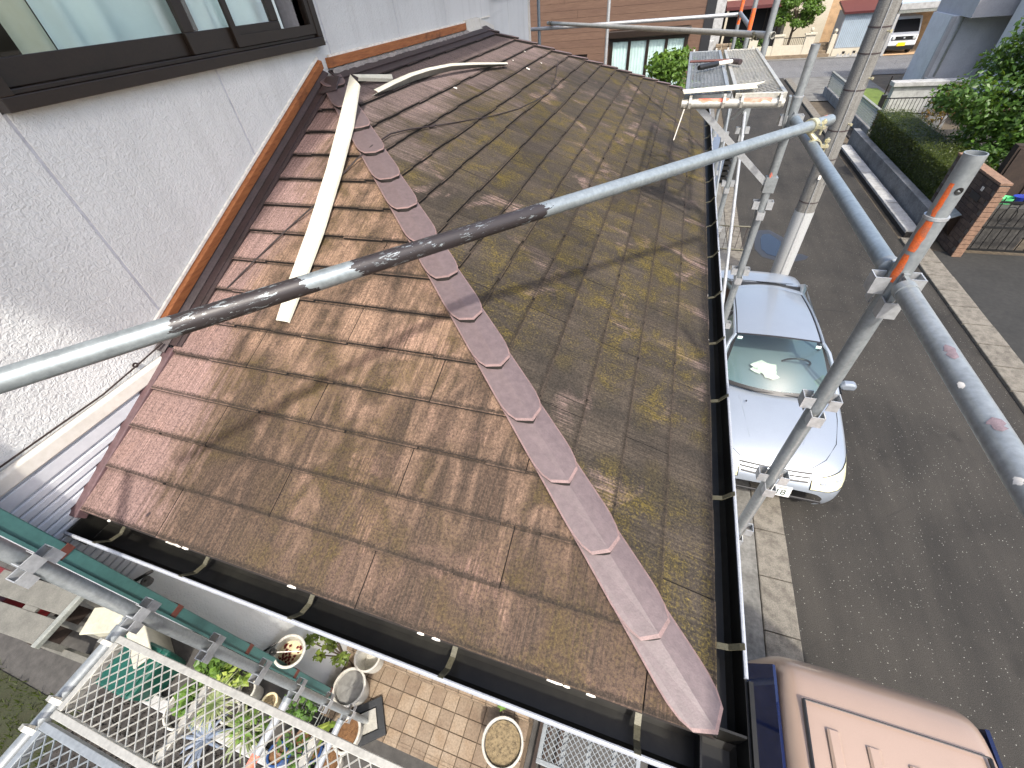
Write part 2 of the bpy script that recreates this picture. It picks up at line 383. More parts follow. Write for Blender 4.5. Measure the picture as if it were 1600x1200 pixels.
for a, b in zip(sm[:-1], sm[1:]):
    if a == 1.03 or abs(a-1.94) < 0.01:
        b2 = min(b, 2.70); panel(a, b, YARD, 5.03); panel(a, b, 6.26, 7.29)
        if b > 2.72: panel(2.715, b, 5.034, 6.256)
    elif b > 5.96 and a < 7.04:
        panel(a, b, YARD, 5.125); panel(a, b, 6.105, 7.29)
        if a < 5.94: panel(a, 5.945, 5.129, 6.101)
        if b > 7.06: panel(7.055, b, 5.129, 6.101)
    else: panel(a, b, YARD, 7.29)
for y_ in sm[1:-1]: MB().box((WX1+0.0005, y_-0.0050, YARD), (HOUSE_X-0.0035, y_+0.0050, 5.02 if 1.0 < y_ < 2.0 else 7.28)).build('joint_sealant', 'caulk', wall)
# smooth quoin strip and pipe at the far corner
MB().box((HOUSE_X+0.001, 7.36, YARD), (HOUSE_X+0.012, 7.425, 7.29)).build('corner_trim', 'box_beige', wall)
# window
def window(y0, y1, z0, z1, full=True):
    w = MB(); x0, x1 = HOUSE_X-0.06, HOUSE_X+0.055; t = 0.045
    w.box((x0, y0-t, z0-0.012), (x1, y1+t, z0+0.03)); w.box((x0, y0-t, z1-0.03), (x1, y1+t, z1+0.03))
    w.box((x0, y0-t, z0+0.03), (x1, y0, z1-0.03)); w.box((x0, y1, z0+0.03), (x1, y1+t, z1-0.03))
    for xx in (x1-0.022, x1-0.047, x1-0.072): w.box((xx-0.004, y0, z0+0.03), (xx+0.004, y1, z0+0.046))
    wo = w.build('window', 'sash_brown', house, bevel=0.003)
    ym = (y0+y1)/2
    for k, (a, b, xx) in enumerate(((y0+0.01, ym+0.05, x1-0.060), (ym-0.05, y1-0.26, x1-0.035))):
        s = MB(); s.box((xx-0.011, a, z0+0.047), (xx+0.011, b, z0+0.125)); s.box((xx-0.011, a, z1-0.09), (xx+0.011, b, z1-0.032))
        s.box((xx-0.011, a, z0+0.125), (xx+0.011, a+0.055, z1-0.09)); s.box((xx-0.011, b-0.055, z0+0.125), (xx+0.011, b, z1-0.09))
        s.build('sash', 'sash_brown', wo, bevel=0.003)
        MB().box((xx-0.003, a+0.05, z0+0.12), (xx+0.003, b-0.05, z1-0.085)).build('pane', 'pane', wo)
    s = MB(); xx = x1-0.012; a, b = y1-0.62, y1-0.003
    s.box((xx-0.007, a, z0+0.047), (xx+0.007, b, z0+0.09)); s.box((xx-0.007, a, z0+0.09), (xx+0.007, a+0.03, z1-0.035)); s.box((xx-0.007, b-0.03, z0+0.09), (xx+0.007, b, z1-0.035))
    s.box((xx-0.007, a, z1-0.035), (xx+0.007, b, z1-0.03)); s.build('screen_frame', 'sash_brown', wo)
    for a, b, m in ((y0+0.30, ym+0.02, 'curtain'), (ym+0.04, y1-0.14, 'curtain'), (y0+0.16, y0+0.29, 'curtain_cream')):
        rows = []
        n = int((b-a)/0.012)
        for i in range(n+1):
            y = a+(b-a)*i/n; xx = HOUSE_X-0.060+0.016*math.sin(y*40+2*math.sin(y*9))+0.010*math.sin(y*17)
            rows.append([(xx, y, z0-0.05), (xx+0.004*math.sin(y*31), y, (z0+z1)/2), (xx, y, z1+0.05)])
        MB().grid(rows).build('curtain', m, wo, smooth=True, sharp=0)
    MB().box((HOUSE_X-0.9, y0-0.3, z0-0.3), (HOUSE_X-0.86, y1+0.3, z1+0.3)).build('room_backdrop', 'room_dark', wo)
    return wo
w1 = window(*win[0]); w2 = window(*win[1])
# ribbed shutter housing low on the wall
sh = MB().box((HOUSE_X+0.0005, 0.128, 3.25), (HOUSE_X+0.012, 0.93, 4.03)).build('shutter', 'shutter_grey', house)
prof = [(0, 0), (0.020, 0.0), (0.030, -0.010), (0.032, -0.058), (0.026, -0.066), (0, -0.066)]
MB().prism(prof, lambda u, v, t: (HOUSE_X+0.001+u, t, 4.066+v), 0.128, 0.955).build('shutter_box', 'box_beige', sh, bevel=0.004)
MB().box((HOUSE_X+0.0125, 0.13, 3.935), (HOUSE_X+0.024, 0.93, 3.988)).build('shutter_rail', 'shutter_grey', sh, bevel=0.004)
for i in range(17):
    z = 3.925-i*0.0375
    pr = [(0, 0), (0.006, -0.001), (0.010, -0.006), (0.011, -0.027), (0.006, -0.032), (0, -0.0335)]
    MB().prism(pr, lambda u, v, t, z=z: (HOUSE_X+0.0125+u, t, z+v), 0.13, 0.93).build('shutter_slat', 'shutter_grey', sh)
cb = MB(); cb.tube([(HOUSE_X+0.02, 0.13, 4.088), (HOUSE_X+0.016, 0.35, 4.084), (HOUSE_X+0.014, 0.62, 4.079), (HOUSE_X+0.02, 0.80, 4.10), (HOUSE_X+0.03, 0.93, 4.12)], 0.004, 6)
for y, z in ((0.17, 4.09), (0.79, 4.10)): cb.lathe([(0.006, -0.003), (0.012, -0.003), (0.012, 0.003), (0.006, 0.003), (0.006, -0.003)], (0, 0, 0), 12, Matrix.Translation((HOUSE_X+0.012, y, z)) @ Matrix.Rotation(math.pi/2, 4, 'Y'))
cb.build('wall_cable', 'cable_black', sh)
# ---- roof
rf = MB()
def NH(): pass
rf.slab([PF(XV, 0.012, -0.003), PF(XE-0.012, 0.012, -0.003), PF(XV, XE-XV, -0.003)], 0.02)
rf.slab([PR(YE+0.012, 0.012, -0.003), PR(Y2-0.012, 0.012, -0.003), PR(Y2-(XE-XV), XE-XV, -0.003), PR(YE+(XE-XV), XE-XV, -0.003)], 0.02)
rf.slab([(XE-0.012, Y2-0.012, ZE), (XV, Y2-0.012, ZE), (XV, Y2-(XE-XV), ZE+K*(XE-XV))], 0.02)
roof = rf.build('roof', 'underlay', house)
def slate_piece(P, face, poly, t0, mat):
    if len(poly) < 3: return
    area = 0
    for i in range(len(poly)):
        a, b = poly[i], poly[(i+1) % len(poly)]; area += a[0]*b[1]-b[0]*a[1]
    if abs(area) < 0.002: return
    k = len(poly); L = CO+0.02; m = MB()
    def wt(t): return 0.0185-0.0158*(t-t0)/L
    topv = [P(u, t, wt(t)) for u, t in poly]; bot = [P(u, t, wt(t)-0.013) for u, t in poly]
    f = [tuple(range(k)), tuple(range(2*k-1, k-1, -1))]+[(i, i+k, (i+1) % k+k, (i+1) % k) for i in range(k)]
    if (area > 0) != face: f = [q[::-1] for q in f]
    m.add(topv+bot, f); m.mi = [0]+[1]*(len(f)-1); m.build('slate', [mat, 'slate_edge'], roof)
rng = random.Random(3)
def course(P, face, i, u0, u1, off, mat, hips):
    t0 = i*CO+ (0 if i else 0.0); t1 = (i+1)*CO+0.02
    u = off-0.91*math.ceil((off-u0)/0.91)
    while u < u1:
        a, b = u+0.0018, u+0.91-0.0018; lev = 0; poly = []; x = a
        segs = []
        while x < b-0.08:
            w = rng.choice((0.10, 0.14, 0.17, 0.22)); e = min(b, x+w)
            if b-e < 0.08: e = b
            lev = rng.choice((0.0, 0.0, 0.005, 0.009)) ; segs.append((x, e, lev)); x = e
        if not segs: segs = [(a, b, 0)]
        if segs[-1][1] < b: segs.append((segs[-1][1], b, 0.0))
        jit = rng.uniform(-0.002, 0.002)
        for (xa, xb, l) in segs:
            d = l+jit if i else l*0.3
            wob = rng.uniform(-0.0004, 0.0004)
            poly += [(xa, t0+d+wob), (xb, t0+d-wob)]
        poly += [(b, t1), (a, t1)]
        for h in hips: poly = clip(poly, *h) if len(poly) > 2 else poly
        # snap duplicate points
        q = []
        for p in poly:
            if not q or abs(p[0]-q[-1][0])+abs(p[1]-q[-1][1]) > 1e-5: q.append(p)
        if len(q) > 2: slate_piece(P, face, q, t0, mat)
        u += 0.91
NC = 15
for i in range(NC):
    course(PF, True, i, XV+0.004, XE-i*CO, (-0.73 if i % 2 == 0 else -1.2)+rng.uniform(-.02, .02), 'slate_front', [(-1, 0, -(XV+0.006)), (1, 1, XE-0.004), (0, 1, XE-XV-0.01)])
    course(PR, False, i, YE+i*CO, Y2-i*CO, (0.6 if i % 2 == 0 else 1.05)+rng.uniform(-.02, .02), 'slate_side', [(-1, 1, -(YE+0.004)), (1, 1, Y2-0.004), (0, 1, XE-XV-0.01)])
# ---- hip caps
def caps(P1, f1, P2, f2, n):
    """P1/P2 map (offset from hip, t, w) on the two faces"""
    D = 0.089
    for i in range(n):
        t0 = i*CO-(0.012 if i else -0.006); t1 = min((i+1)*CO+0.035, XE-XV-0.01); m = MB()
        def w(t): return 0.037-0.023*(t-t0)/(CO+0.05)
        j = rng.uniform(-0.006, 0.006)
        for P, fl in ((P1, f1), (P2, f2)):
            out = [(0, t0+j), (D*0.62, t0-0.002), (D*0.86, t0+0.012), (D*0.97, t0+0.035), (D, t0+0.06), (D, t1), (0, t1)]
            r = 0.0075
            inn = [(0, t0+j+r), (D*0.60, t0-0.002+r), (D*0.84-r*0.6, t0+0.012+r*0.8), (D*0.97-r, t0+0.037), (D-r, t0+0.06), (D-r, t1), (0, t1)]
            def q(o, t, z=0.0): return P(o, t, w(t)+0.008+z) if o else P(0, t, 0)+Vector((0, 0, w(t)*0.9+0.006+z))
            k = len(out)
            A = [q(*p, -0.0015) for p in out]; B = [q(*p) for p in inn]; C = [q(*p, -0.024) for p in out]
            fr = [(a, (a+1), (a+1)+k, a+k) for a in range(k-2)]
            fs = [tuple(range(k, 2*k))]+fr; sd = [(a, a+2*k, a+1+2*k, a+1) for a in range(k-2)]
            if not fl: fs = [f[::-1] for f in fs]; sd = [f[::-1] for f in sd]
            o = len(m.v); m.add(A+B+C, fs[:1], 0); m.f += [tuple(x+o for x in f) for f in fr+sd] if fl else [tuple(x+o for x in f[::-1]) for f in [(a, (a+1), (a+1)+k, a+k) for a in range(k-2)]+[(a, a+2*k, a+1+2*k, a+1) for a in range(k-2)]]
            m.mi += [1]*(k-2)+[2]*(k-2)
        m.build('hip_cap', ['cap_mauve', 'cap_rim', 'slate_edge'], roof)  # dark cap sides paint in the shadow gap below each lap
caps(lambda o, t, w: PF(XE-t-o, t, w), False, lambda o, t, w: PR(YE+t+o, t, w), True, NC)
NB = Vector((0, K, 1)).normalized()
caps(lambda o, t, w: Vector((XE-t-o, Y2-t, ZE+K*t))+NB*w, True, lambda o, t, w: PR(Y2-t-o, t, w), False, NC)
# ---- verge trim, flashings, batten, mortar along the wall
TA = (0.95-YE); TT = XE-XV
vt = MB(); vt.slab([PF(HOUSE_X+0.004, -0.03, 0.020), PF(XV+0.016, -0.03, 0.020), PF(XV+0.016, TA, 0.020), PF(HOUSE_X+0.004, TA, 0.020)], 0.045)
vt.build('verge_trim', 'verge_mauve', house, bevel=0.004)
fl = MB(); fl.slab([PF(HOUSE_X+0.03, TA+0.01, 0.026), PF(XV+0.055, TA+0.01, 0.020), PF(XV+0.055, TT-0.10, 0.020), PF(HOUSE_X+0.03, TT-0.02, 0.026)], 0.008)
fl.slab([PF(HOUSE_X+0.003, TA-0.03, 0.055), PF(HOUSE_X+0.034, TA-0.03, 0.030), PF(HOUSE_X+0.034, TT+0.02, 0.030), PF(HOUSE_X+0.003, TT+0.02, 0.055)], 0.006)
fl.bar(PF(XV+0.032, TA+0.01, 0.024), PF(XV+0.032, TT-0.10, 0.024), 0.006, 0.008, NF)
y_a, y_b = YE+TT, Y2-TT
fl.slab([PR(y_a-0.02, TT-0.10, 0.024), PR(y_b+0.08, TT-0.10, 0.024), PR(y_b+0.05, TT+0.03, 0.040), PR(y_a+0.02, TT+0.03, 0.040)], 0.008)
fl.bar(PR(y_a, TT-0.055, 0.036), PR(y_b+0.05, TT-0.055, 0.036), 0.006, 0.010, NR)
fl.build('wall_flashing', 'flashing_brown', house)
MB().slab([PF(XV+0.02, TT-0.16, 0.040), PF(XV+0.13, TT-0.13, 0.040), PF(XV+0.10, TT-0.02, 0.040), PF(XV+0.0, TT-0.02, 0.040)], 0.012).build('corner_flashing', 'flashing_brown', house, bevel=0.004)
bt = MB(); bt.slab([PF(HOUSE_X+0.002, TA, 0.105), PF(HOUSE_X+0.028, TA, 0.098), PF(HOUSE_X+0.028, TT+0.03, 0.098), PF(HOUSE_X+0.002, TT+0.03, 0.105)], 0.045)
bt.build('batten', 'batten_wood', house, bevel=0.003)
zt = ZE+K*TT
MB().box((HOUSE_X+0.002, 2.77, zt+0.055), (HOUSE_X+0.028, 5.05, zt+0.108)).build('batten', 'batten_wood', house, bevel=0.003)
MB().box((HOUSE_X+0.001, 2.80, zt+0.108), (HOUSE_X+0.016, 5.8, zt+0.120)).build('caulk_bead', 'white_flake', house)
ck = MB(); ck.slab([PF(HOUSE_X+0.001, TA, 0.122), PF(HOUSE_X+0.012, TA, 0.120), PF(HOUSE_X+0.012, TT+0.03, 0.120), PF(HOUSE_X+0.001, TT+0.03, 0.122)], 0.012); ck.build('caulk_bead', 'white_flake', house)
cov = MB(); cov.prism([(0.001, 0.13), (0.03, 0.12), (0.035, 0.05), (0.055, 0.04), (0.055, 0.035), (0.001, 0.035)], lambda u, v, t: (HOUSE_X+u, t, zt+v), 5.055, 5.42); cov.build('metal_cover', 'box_beige', house)
cov = MB(); cov.prism([(0.001, 0.127), (0.032, 0.117), (0.037, 0.047), (0.057, 0.037), (0.057, 0.032), (0.001, 0.032)], lambda u, v, t: (HOUSE_X+u, t, zt+v-max(0, t-5.5)*0.25), 5.424, 5.85); cov.build('metal_cover', 'box_beige', house)
mo = MB(); rows = []
for i in range(90):
    y = 2.74+2.3*i/89; r = 0.014+0.006*rng.random()
    rows.append([(HOUSE_X+0.03+0.004*rng.random(), y, zt+0.05), (HOUSE_X+0.045+r*0.6, y, zt+0.045+0.012*rng.random()), (HOUSE_X+0.062+0.012*rng.random(), y, zt+0.018)])
mo.grid(rows); mo.build('mortar_bead', 'mortar', house, smooth=True)
# ---- eave board, gutters
eb = MB(); eb.box((XV, YE+0.03, ZE-0.17), (XE-0.03, YE+0.055, ZE-0.012)); eb.box((XE-0.055, YE+0.056, ZE-0.17), (XE-0.03, Y2-0.1, ZE-0.012)); eb.build('fascia', 'gutter_black', house)
dr = MB(); dr.slab([PF(XV-0.03, -0.006, 0.003), PF(XE+0.004, -0.006, 0.003), PF(XE-0.03, 0.03, 0.003), PF(XV-0.03, 0.03, 0.003)], 0.006)
dr.slab([PR(Y2, -0.006, 0.003), PR(Y2-0.03, 0.03, 0.003), PR(YE+0.03, 0.03, 0.003), PR(YE, -0.006, 0.003)], 0.006)
dr.build('drip_edge', 'slate_edge', house)
GZ = ZE-0.035
gp = [(0.0, 0.0), (0.006, 0.0), (0.012, -0.085), (0.030, -0.100), (0.095, -0.100), (0.112, -0.088), (0.119, 0.0), (0.125, 0.0), (0.118, -0.094), (0.100, -0.106), (0.026, -0.106), (0.007, -0.092)]
g1 = MB().prism(gp, lambda u, v, t: (t, 0.162+u, GZ+v), -2.10, XE+0.09).build('gutter', 'gutter_black', house)
MB().box((-2.112, 0.160, GZ-0.10), (-2.1005, 0.288, GZ+0.004)).build('end_cap', 'gutter_black', g1)
g2 = MB().prism(gp, lambda u, v, t: (0.449-u, t, GZ-0.002+v), 0.10, Y2+0.06).build('gutter', 'gutter_black', house)
MB().prism([(0, 0), (0.012, 0), (0.012, 0.009), (0.008, 0.011), (0.003, 0.009)], lambda u, v, t: (t, 0.1615-0.006+u, GZ+0.0005+v), -2.105, 0.30).build('gutter_lip', 'gutter_lip', g1)
MB().prism([(0, 0), (0.012, 0), (0.012, 0.010), (0.008, 0.012), (0.002, 0.010)], lambda u, v, t: (0.4525-u, t, GZ-0.0015+v), 0.42, Y2+0.06).build('gutter_lip', 'gutter_lip', g2)
MB().box((0.30, 0.150, GZ-0.108), (0.462, 0.40, GZ-0.1065)).build('corner_base', 'gutter_black', g2)
cj = MB(); cj.box((0.4495, 0.09, GZ-0.11), (0.461, 0.415, GZ+0.012)); cj.build('corner_joint', 'gutter_black', g2)
def bracket(parent, f):
    m = MB(); w = 0.009
    pts = [(-0.075, 0.005), (-0.018, -0.006), (0.012, -0.030), (0.050, -0.046), (0.085, -0.034), (0.108, 0.002), (0.118, 0.013)]
    for (a, b) in zip(pts[:-1], pts[1:]):
        q = [f(a[0], a[1], -w), f(b[0], b[1], -w), f(b[0], b[1], w), f(a[0], a[1], w)]
        m.slab(q, 0.003)
    m.build('gutter_bracket', 'bracket_olive', parent)
for x in (-1.93, -1.46, -0.96, -0.40, 0.17): bracket(g1, lambda u, v, t, x=x: (x+t, 0.283-u, GZ+v))
for y in (0.50, 1.03, 1.57, 2.02, 2.49, 3.03, 3.55, 4.05, 4.55, 5.05, 5.55, 6.05, 6.6, 7.1, 7.6): bracket(g2, lambda u, v, t, y=y: (0.328+u, y-t, GZ+v))
for i in range(26):                                       # flaking white paint on the drip edge
    if i < 14: x = rng.choice((-1.95, -1.6, -1.55, -1.38, -1.0, -0.93, -0.6, -0.5, -0.2, -0.1, 0.0, 0.1))+rng.uniform(-.05, .05); L = rng.uniform(0.012, 0.05); p = lambda a, b: PF(x+a, -0.0075+b, 0.0045)
    else: y = rng.uniform(0.5, 5.5); L = rng.uniform(0.01, 0.05); p = lambda a, b: PR(y+a, -0.0075+b, 0.0045)
    h = rng.uniform(0.003, 0.006)
    MB().slab([p(0, 0), p(L*.6, -0.001), p(L, 0.001), p(L*0.9, h), p(L*0.3, h*1.2), p(0, h*.6)], 0.0015).build('paint_flake', 'white_flake', house)
# porch side walls under the lean-to (seen under the gutter and from the street)
pw = MB(); pw.box((-2.13, 1.05, YARD), (0.05, 1.17, 3.70)); pw.box((0.051, 1.05, YARD), (0.17, 7.7, 3.70)); pw.build('porch_wall', 'stucco', house)
MB().slab([(XV, YE+0.06, 3.70), (XE-0.056, YE+0.06, 3.70), (XE-0.056, 1.04, 3.70), (XV, 1.04, 3.70)], 0.012).build('soffit', 'box_beige', house)
# teal downspout on the house corner
ds = MB(); cx, cy = -2.085, 0.105
ds.prism([(-0.05, -0.03), (0.05, -0.03), (0.05, 0.03), (-0.05, 0.03)], lambda u, v, t: (cx+u, cy-0.005+v, t), YARD, 7.2)
spout = ds.build('downspout', 'teal_paint', house, bevel=0.004)
MB().bar((cx+0.052, cy-0.035, YARD), (cx+0.052, cy-0.035, 7.2), 0.012, 0.012, (1, 0, 0)).build('downspout_bead', 'teal_paint', spout)
for z in (0.95, 1.62, 2.30, 3.02, 3.72): MB().box((cx-0.053, cy-0.039, z-0.018), (cx+0.0535, cy+0.029, z+0.018)).build('downspout_band', 'band_brown', spout)
for z in (3.30, 2.05): 
    m = MB(); m.tube([(cx-0.02, cy+0.02, z), (cx+0.03, cy+0.09, z)], 0.008, 8); m.lathe([(0.008, -0.012), (0.022, -0.012), (0.022, 0.012), (0.008, 0.012), (0.008, -0.012)], (cx+0.05, cy+0.045, z), 12); m.build('pipe_clip', 'black_plastic', spout)
# ---------------------------------------------------------------- scaffold
Z0 = EYE[2]
PR_ = 0.0243
def pocket_mesh():
    m = MB(); w, d, h, t = 0.022, 0.036, 0.025, 0.0030; x0 = PR_-0.002
    m.box((x0, -w, -h), (x0+d, -w+t, h)); m.box((x0, w-t, -h), (x0+d, w, h)); m.box((x0+d-t, -w+t, -h), (x0+d, w-t, h*0.96))
    return m.mesh('pocket', 'galv_light')
POCK = pocket_mesh()
def post(label, x, y, z0, z1, zs, mat='galv', joint=None, paint=None, offs=0.0, lean=(0, 0)):
    r = thing('scaffold_post', label, 'scaffold post', (x, y, z0), 'upright scaffold posts')
    m = MB(); zj = joint or z1
    top = lambda z: (x+lean[0]*(z-z0), y+lean[1]*(z-z0), z)
    m.pipe(top(z0), top(zj), PR_, 0.0024, 24); p = m.build('tube', mat, r, smooth=True)
    if joint:
        MB().pipe(top(zj-0.03), top(z1), PR_-0.0028, 0.0024, 24).build('upper_tube', mat, r, smooth=True)
        MB().pipe(top(zj-0.004), top(zj+0.003), PR_+0.0015, 0.004, 24).build('joint_ring', 'galv_light', r, smooth=True)
    for z in zs:
        for k in range(4):
            zz = z-(0.055 if k % 2 else 0.0)
            o = link(POCK, 'pocket', r); c = top(zz)
            o.location = c; o.rotation_euler = (0, 0, k*math.pi/2+offs)
    if paint: paint(r, top)
    return r
def rel(z): return Z0+z
def zat(q, y): d = ray(*q); return Z0+d[2]*y/d[1]
lev = [rel(-0.68-0.475*i) for i in range(11)]
def patch(r, top, z0, z1, a0, a1, mat, rad, name='paint_mark', n=8, jag=0.006, seed=1):
    """ragged paint mark hugging a vertical tube between two angles"""
    rn = random.Random(seed); m = MB(); rows = []
    nz = max(3, int((z1-z0)/0.012))
    for i in range(nz+1):
        z = z0+(z1-z0)*i/nz; c = top(z); j0 = rn.uniform(-.06, .06); j1 = rn.uniform(-.06, .06)
        e = 1-0.25*abs(i/nz*2-1)**3
        mid = (a0+a1)/2; h = (a1-a0)/2*e
        rows.append([(c[0]+rad*math.cos(mid-h+j0+(2*h-j0+j1)*k/n), c[1]+rad*math.sin(mid-h+j0+(2*h-j0+j1)*k/n), z) for k in range(n+1)])
    m.grid(rows); m.build(name, mat, r, smooth=True, sharp=0)
AX, AY = 0.652, 1.283
za_top = zat((1528, 239), AY); za_j = zat((1466, 338), AY)
def paintA(r, top):
    a = math.radians(232)
    patch(r, top, za_j+0.005, za_top-0.06, a-0.42, a+0.12, 'paint_orange', PR_-0.0022, seed=2)
    patch(r, top, za_j-0.085, za_j-0.006, a-0.5, a+0.35, 'paint_orange', PR_+0.0006, seed=3)
    patch(r, top, za_j-0.175, za_j-0.095, a-0.55, a+0.2, 'paint_orange', PR_+0.0006, seed=4)
    m = MB(); z = za_top-0.075; t = top(z)
    h = [(math.cos(k*math.pi/8)*0.0085, math.sin(k*math.pi/8)*0.0085) for k in range(16)]
    m.add([(t[0]+(PR_-0.0018)*math.cos(a+0.75+u/0.0225), t[1]+(PR_-0.0018)*math.sin(a+0.75+u/0.0225), z+v) for u, v in h], [tuple(range(16))])
    m.build('pin_hole', 'black_plastic', r)
post('galvanised scaffold post with orange spray paint near its open top', AX, AY, 0.0, za_top, lev, joint=za_j, paint=paintA)
BX, BY = 0.630, 3.083
def paintB(r, top):
    t = top(zat((1200, 272), BY)); c = []
    for u, v in ((0, -0.018), (0.012, 0), (0, 0.018), (-0.012, 0)): c.append((t[0]+(PR_+0.0006)*math.cos(4.2+u/0.0243), t[1]+(PR_+0.0006)*math.sin(4.2+u/0.0243), t[2]+v))
    MB().add(c, [(0, 1, 2, 3)]).build('paint_mark', 'paint_red', r)
post('galvanised scaffold post carrying the mesh deck bracket with a pin hole near its top', BX, BY, 0.0, zat((1269, 69), BY), lev, joint=zat((1256, 150), BY), paint=paintB)
post('galvanised scaffold post standing behind the mesh deck', 0.622, 4.88, 0.0, rel(0.35), lev[1:], joint=rel(-0.2))
def paintO(a0, a1, seed):
    return lambda r, top: patch(r, top, a0, a1, 3.6, 5.8, 'paint_orange', PR_+0.0007, seed=seed)
post('galvanised scaffold post with an orange band under the crossing of three pipes', 0.645, 6.70, 0.0, rel(0.4), lev[1:], paint=paintO(rel(-0.62), rel(-0.40), 7))
post('orange topped scaffold post at the far corner of the slate roof', 0.66, 8.60, 0.0, rel(0.4), lev[1:], paint=paintO(rel(-0.68), rel(-0.2), 8))
post('pale scaffold post in front of the brown clad house', -1.225, 8.60, 0.0, rel(0.35), lev[1:], mat='galv_light')
post('blue grey scaffold post beside the far corner of the white house', -2.335, 8.60, 0.0, rel(0.5), lev[1:], mat='galv_blue')
DX, DY = -1.705, 0.027
post('galvanised scaffold post going down to a square base plate on the porch tiles', DX, DY, YARD+0.10, rel(-0.74), [rel(-1.155-0.475*i) for i in range(7)], offs=0.0)
# jack base and rubber frame under that post
jb = thing('jack_base', 'screw jack with square steel plate under a scaffold post on the tiles', 'jack base', (DX, DY, YARD+0.02))
MB().tube([(DX, DY, YARD+0.026), (DX, DY, YARD+0.16)], 0.017, 14).build('screw', 'galv', jb, smooth=True)
Mj = Matrix.Translation((DX+0.01, DY, 0)) @ Matrix.Rotation(math.radians(38), 4, 'Z')
MB().box((-0.075, -0.075, YARD+0.019), (0.075, 0.075, YARD+0.025), Mj).build('plate', 'galv_warm', jb)
m = MB()
for (a, b, c, d) in ((-0.14, -0.14, 0.14, -0.085), (-0.14, 0.085, 0.14, 0.14), (-0.14, -0.085, -0.085, 0.085), (0.085, -0.085, 0.14, 0.085)): m.box((a, b, YARD+0.006), (c, d, YARD+0.035), Mj)
m.box((-0.14, -0.14, YARD+0.001), (0.14, 0.14, YARD+0.0058), Mj); tag(m.build('base_frame', 'rubber', bevel=0.004), 'black rubber square frame around the scaffold jack plate on the tiles', 'base frame')
# horizontal pipes
def hpipe(name, label, p0, p1, mat='galv', r=PR_, fit=(True, True), group='horizontal scaffold pipes', extra=None):
    p0 = V3(p0); p1 = V3(p1); d = (p1-p0).normalized()
    t = thing(name, label, 'scaffold pipe', (p0+p1)/2, group)
    MB().pipe(p0, p1, r, 0.0024, 24).build('tube', mat, t, smooth=True)
    for f, p, s in ((fit[0], p0, -1), (fit[1], p1, 1)):
        if f:
            m = MB(); e = p+d*s*0.032
            m.tube([p-d*s*0.02, p+d*s*0.006, p+d*s*0.012], [r+0.0022, r+0.0022, r*0.7], 18)
            m.bar(p, e, 0.010, 0.05); m.bar(e+Vector((0, 0, 0.03)), e-Vector((0, 0, 0.065)), 0.014, 0.010, (0, 1, 0))
            m.build('wedge_fitting', 'galv', t, smooth=True)
    if extra: extra(t, p0, p1, d)
    return t
ZP = rel(-0.665)
def nearmarks(t, p0, p1, d):
    for (yy, a, L, h, mt, sd) in ((0.93, 1.9, 0.05, 0.011, 'paint_pink', 1), (0.83, 2.5, 0.02, 0.006, 'white_flake', 2), (0.72, 1.9, 0.035, 0.014, 'paint_pink', 3), (0.60, 2.6, 0.018, 0.008, 'white_flake', 4)):
        rn = random.Random(sd); rows = []
        for i in range(9):
            f = -1+i/4; hh = h*math.sqrt(max(0.0, 1-f*f))*rn.uniform(0.5, 1.0)+0.0004; sh_ = rn.uniform(-.15, .15)*h
            rows.append([(AX+(PR_+0.0006)*math.cos(a+(sh_+hh*(-1+k/3))/PR_), yy+f*L/2, ZP+(PR_+0.0006)*math.sin(a+(sh_+hh*(-1+k/3))/PR_)) for k in range(7)])
        MB().grid(rows).build('paint_mark', mt, t, smooth=True, sharp=0)
hpipe('guard_rail', 'thick grey guard rail with pink paint smudges running out from the orange marked post', (AX, AY-0.062, ZP), (AX, -0.35, ZP), 'galv', extra=nearmarks)
hpipe('guard_rail', 'blue grey guard rail between the orange marked post and the deck post', (AX-0.004, AY+0.062, ZP), (BX+0.006, BY-0.062, ZP), 'galv_blue')
pL = at(-420, 727, 2, rel(-0.470)); pR = at(1297, 187.5, 2, rel(-0.592))
# bare ends, worn dark paint on the middle: driven by position along the pipe
t_ = NT('galv_banded'); p_ = t_.pos(); X_, Y_, _z = t_.xyz(p_)
dvec = (V3(pR)-V3(pL)).normalized()
s_ = t_.n('VectorMath', operation='DOT_PRODUCT'); t_.l(p_, s_.inputs[0]); s_.inputs[1].default_value = dvec
u_ = t_.math('SUBTRACT', s_.outputs['Value'], V3(pL).dot(dvec))
base_ = lin((0.59, 0.62, 0.625)); n1_ = t_.noise(p_, 14, 5, 0.65); n2_ = t_.noise(p_, 70, 3, 0.6)
c_ = t_.mix(t_.ramp(n1_, 0.35, 0.8), base_, tuple(v*0.76 for v in base_)); c_ = t_.mix(0.14, c_, t_.ramp(n2_, 0.3, 0.7), 'OVERLAY')
def ulen(px_, py_):
    d = ray(px_, py_); a = V3(EYE); b = V3(d).normalized(); p0 = V3(pL); w0 = a-p0
    bb = b.dot(dvec); den = 1-bb*bb; return (dvec.dot(w0)-bb*b.dot(w0))/den
wob = t_.math('MULTIPLY', t_.math('SUBTRACT', t_.noise(t_.mapped(p_, (1, 1, 5)), 9, 4, 0.7), 0.5), 0.16)
uu = t_.math('ADD', u_, wob)
msk = None
for (qa, qb) in (((275, 512), (478, 447)), ((565, 421), (850, 333))):
    a, b = ulen(*qa), ulen(*qb)
    g = t_.math('MULTIPLY', t_.math('GREATER_THAN', uu, a), t_.math('LESS_THAN', uu, b))
    msk = g if msk is None else t_.math('MAXIMUM', msk, g)
cv_ = t_.n('CombineXYZ'); t_.l(t_.math('MULTIPLY', u_, 0.30), cv_.inputs[0]); t_.l(_z, cv_.inputs[1]); t_.l(t_.math('ADD', X_, t_.math('MULTIPLY', Y_, -0.78)), cv_.inputs[2])
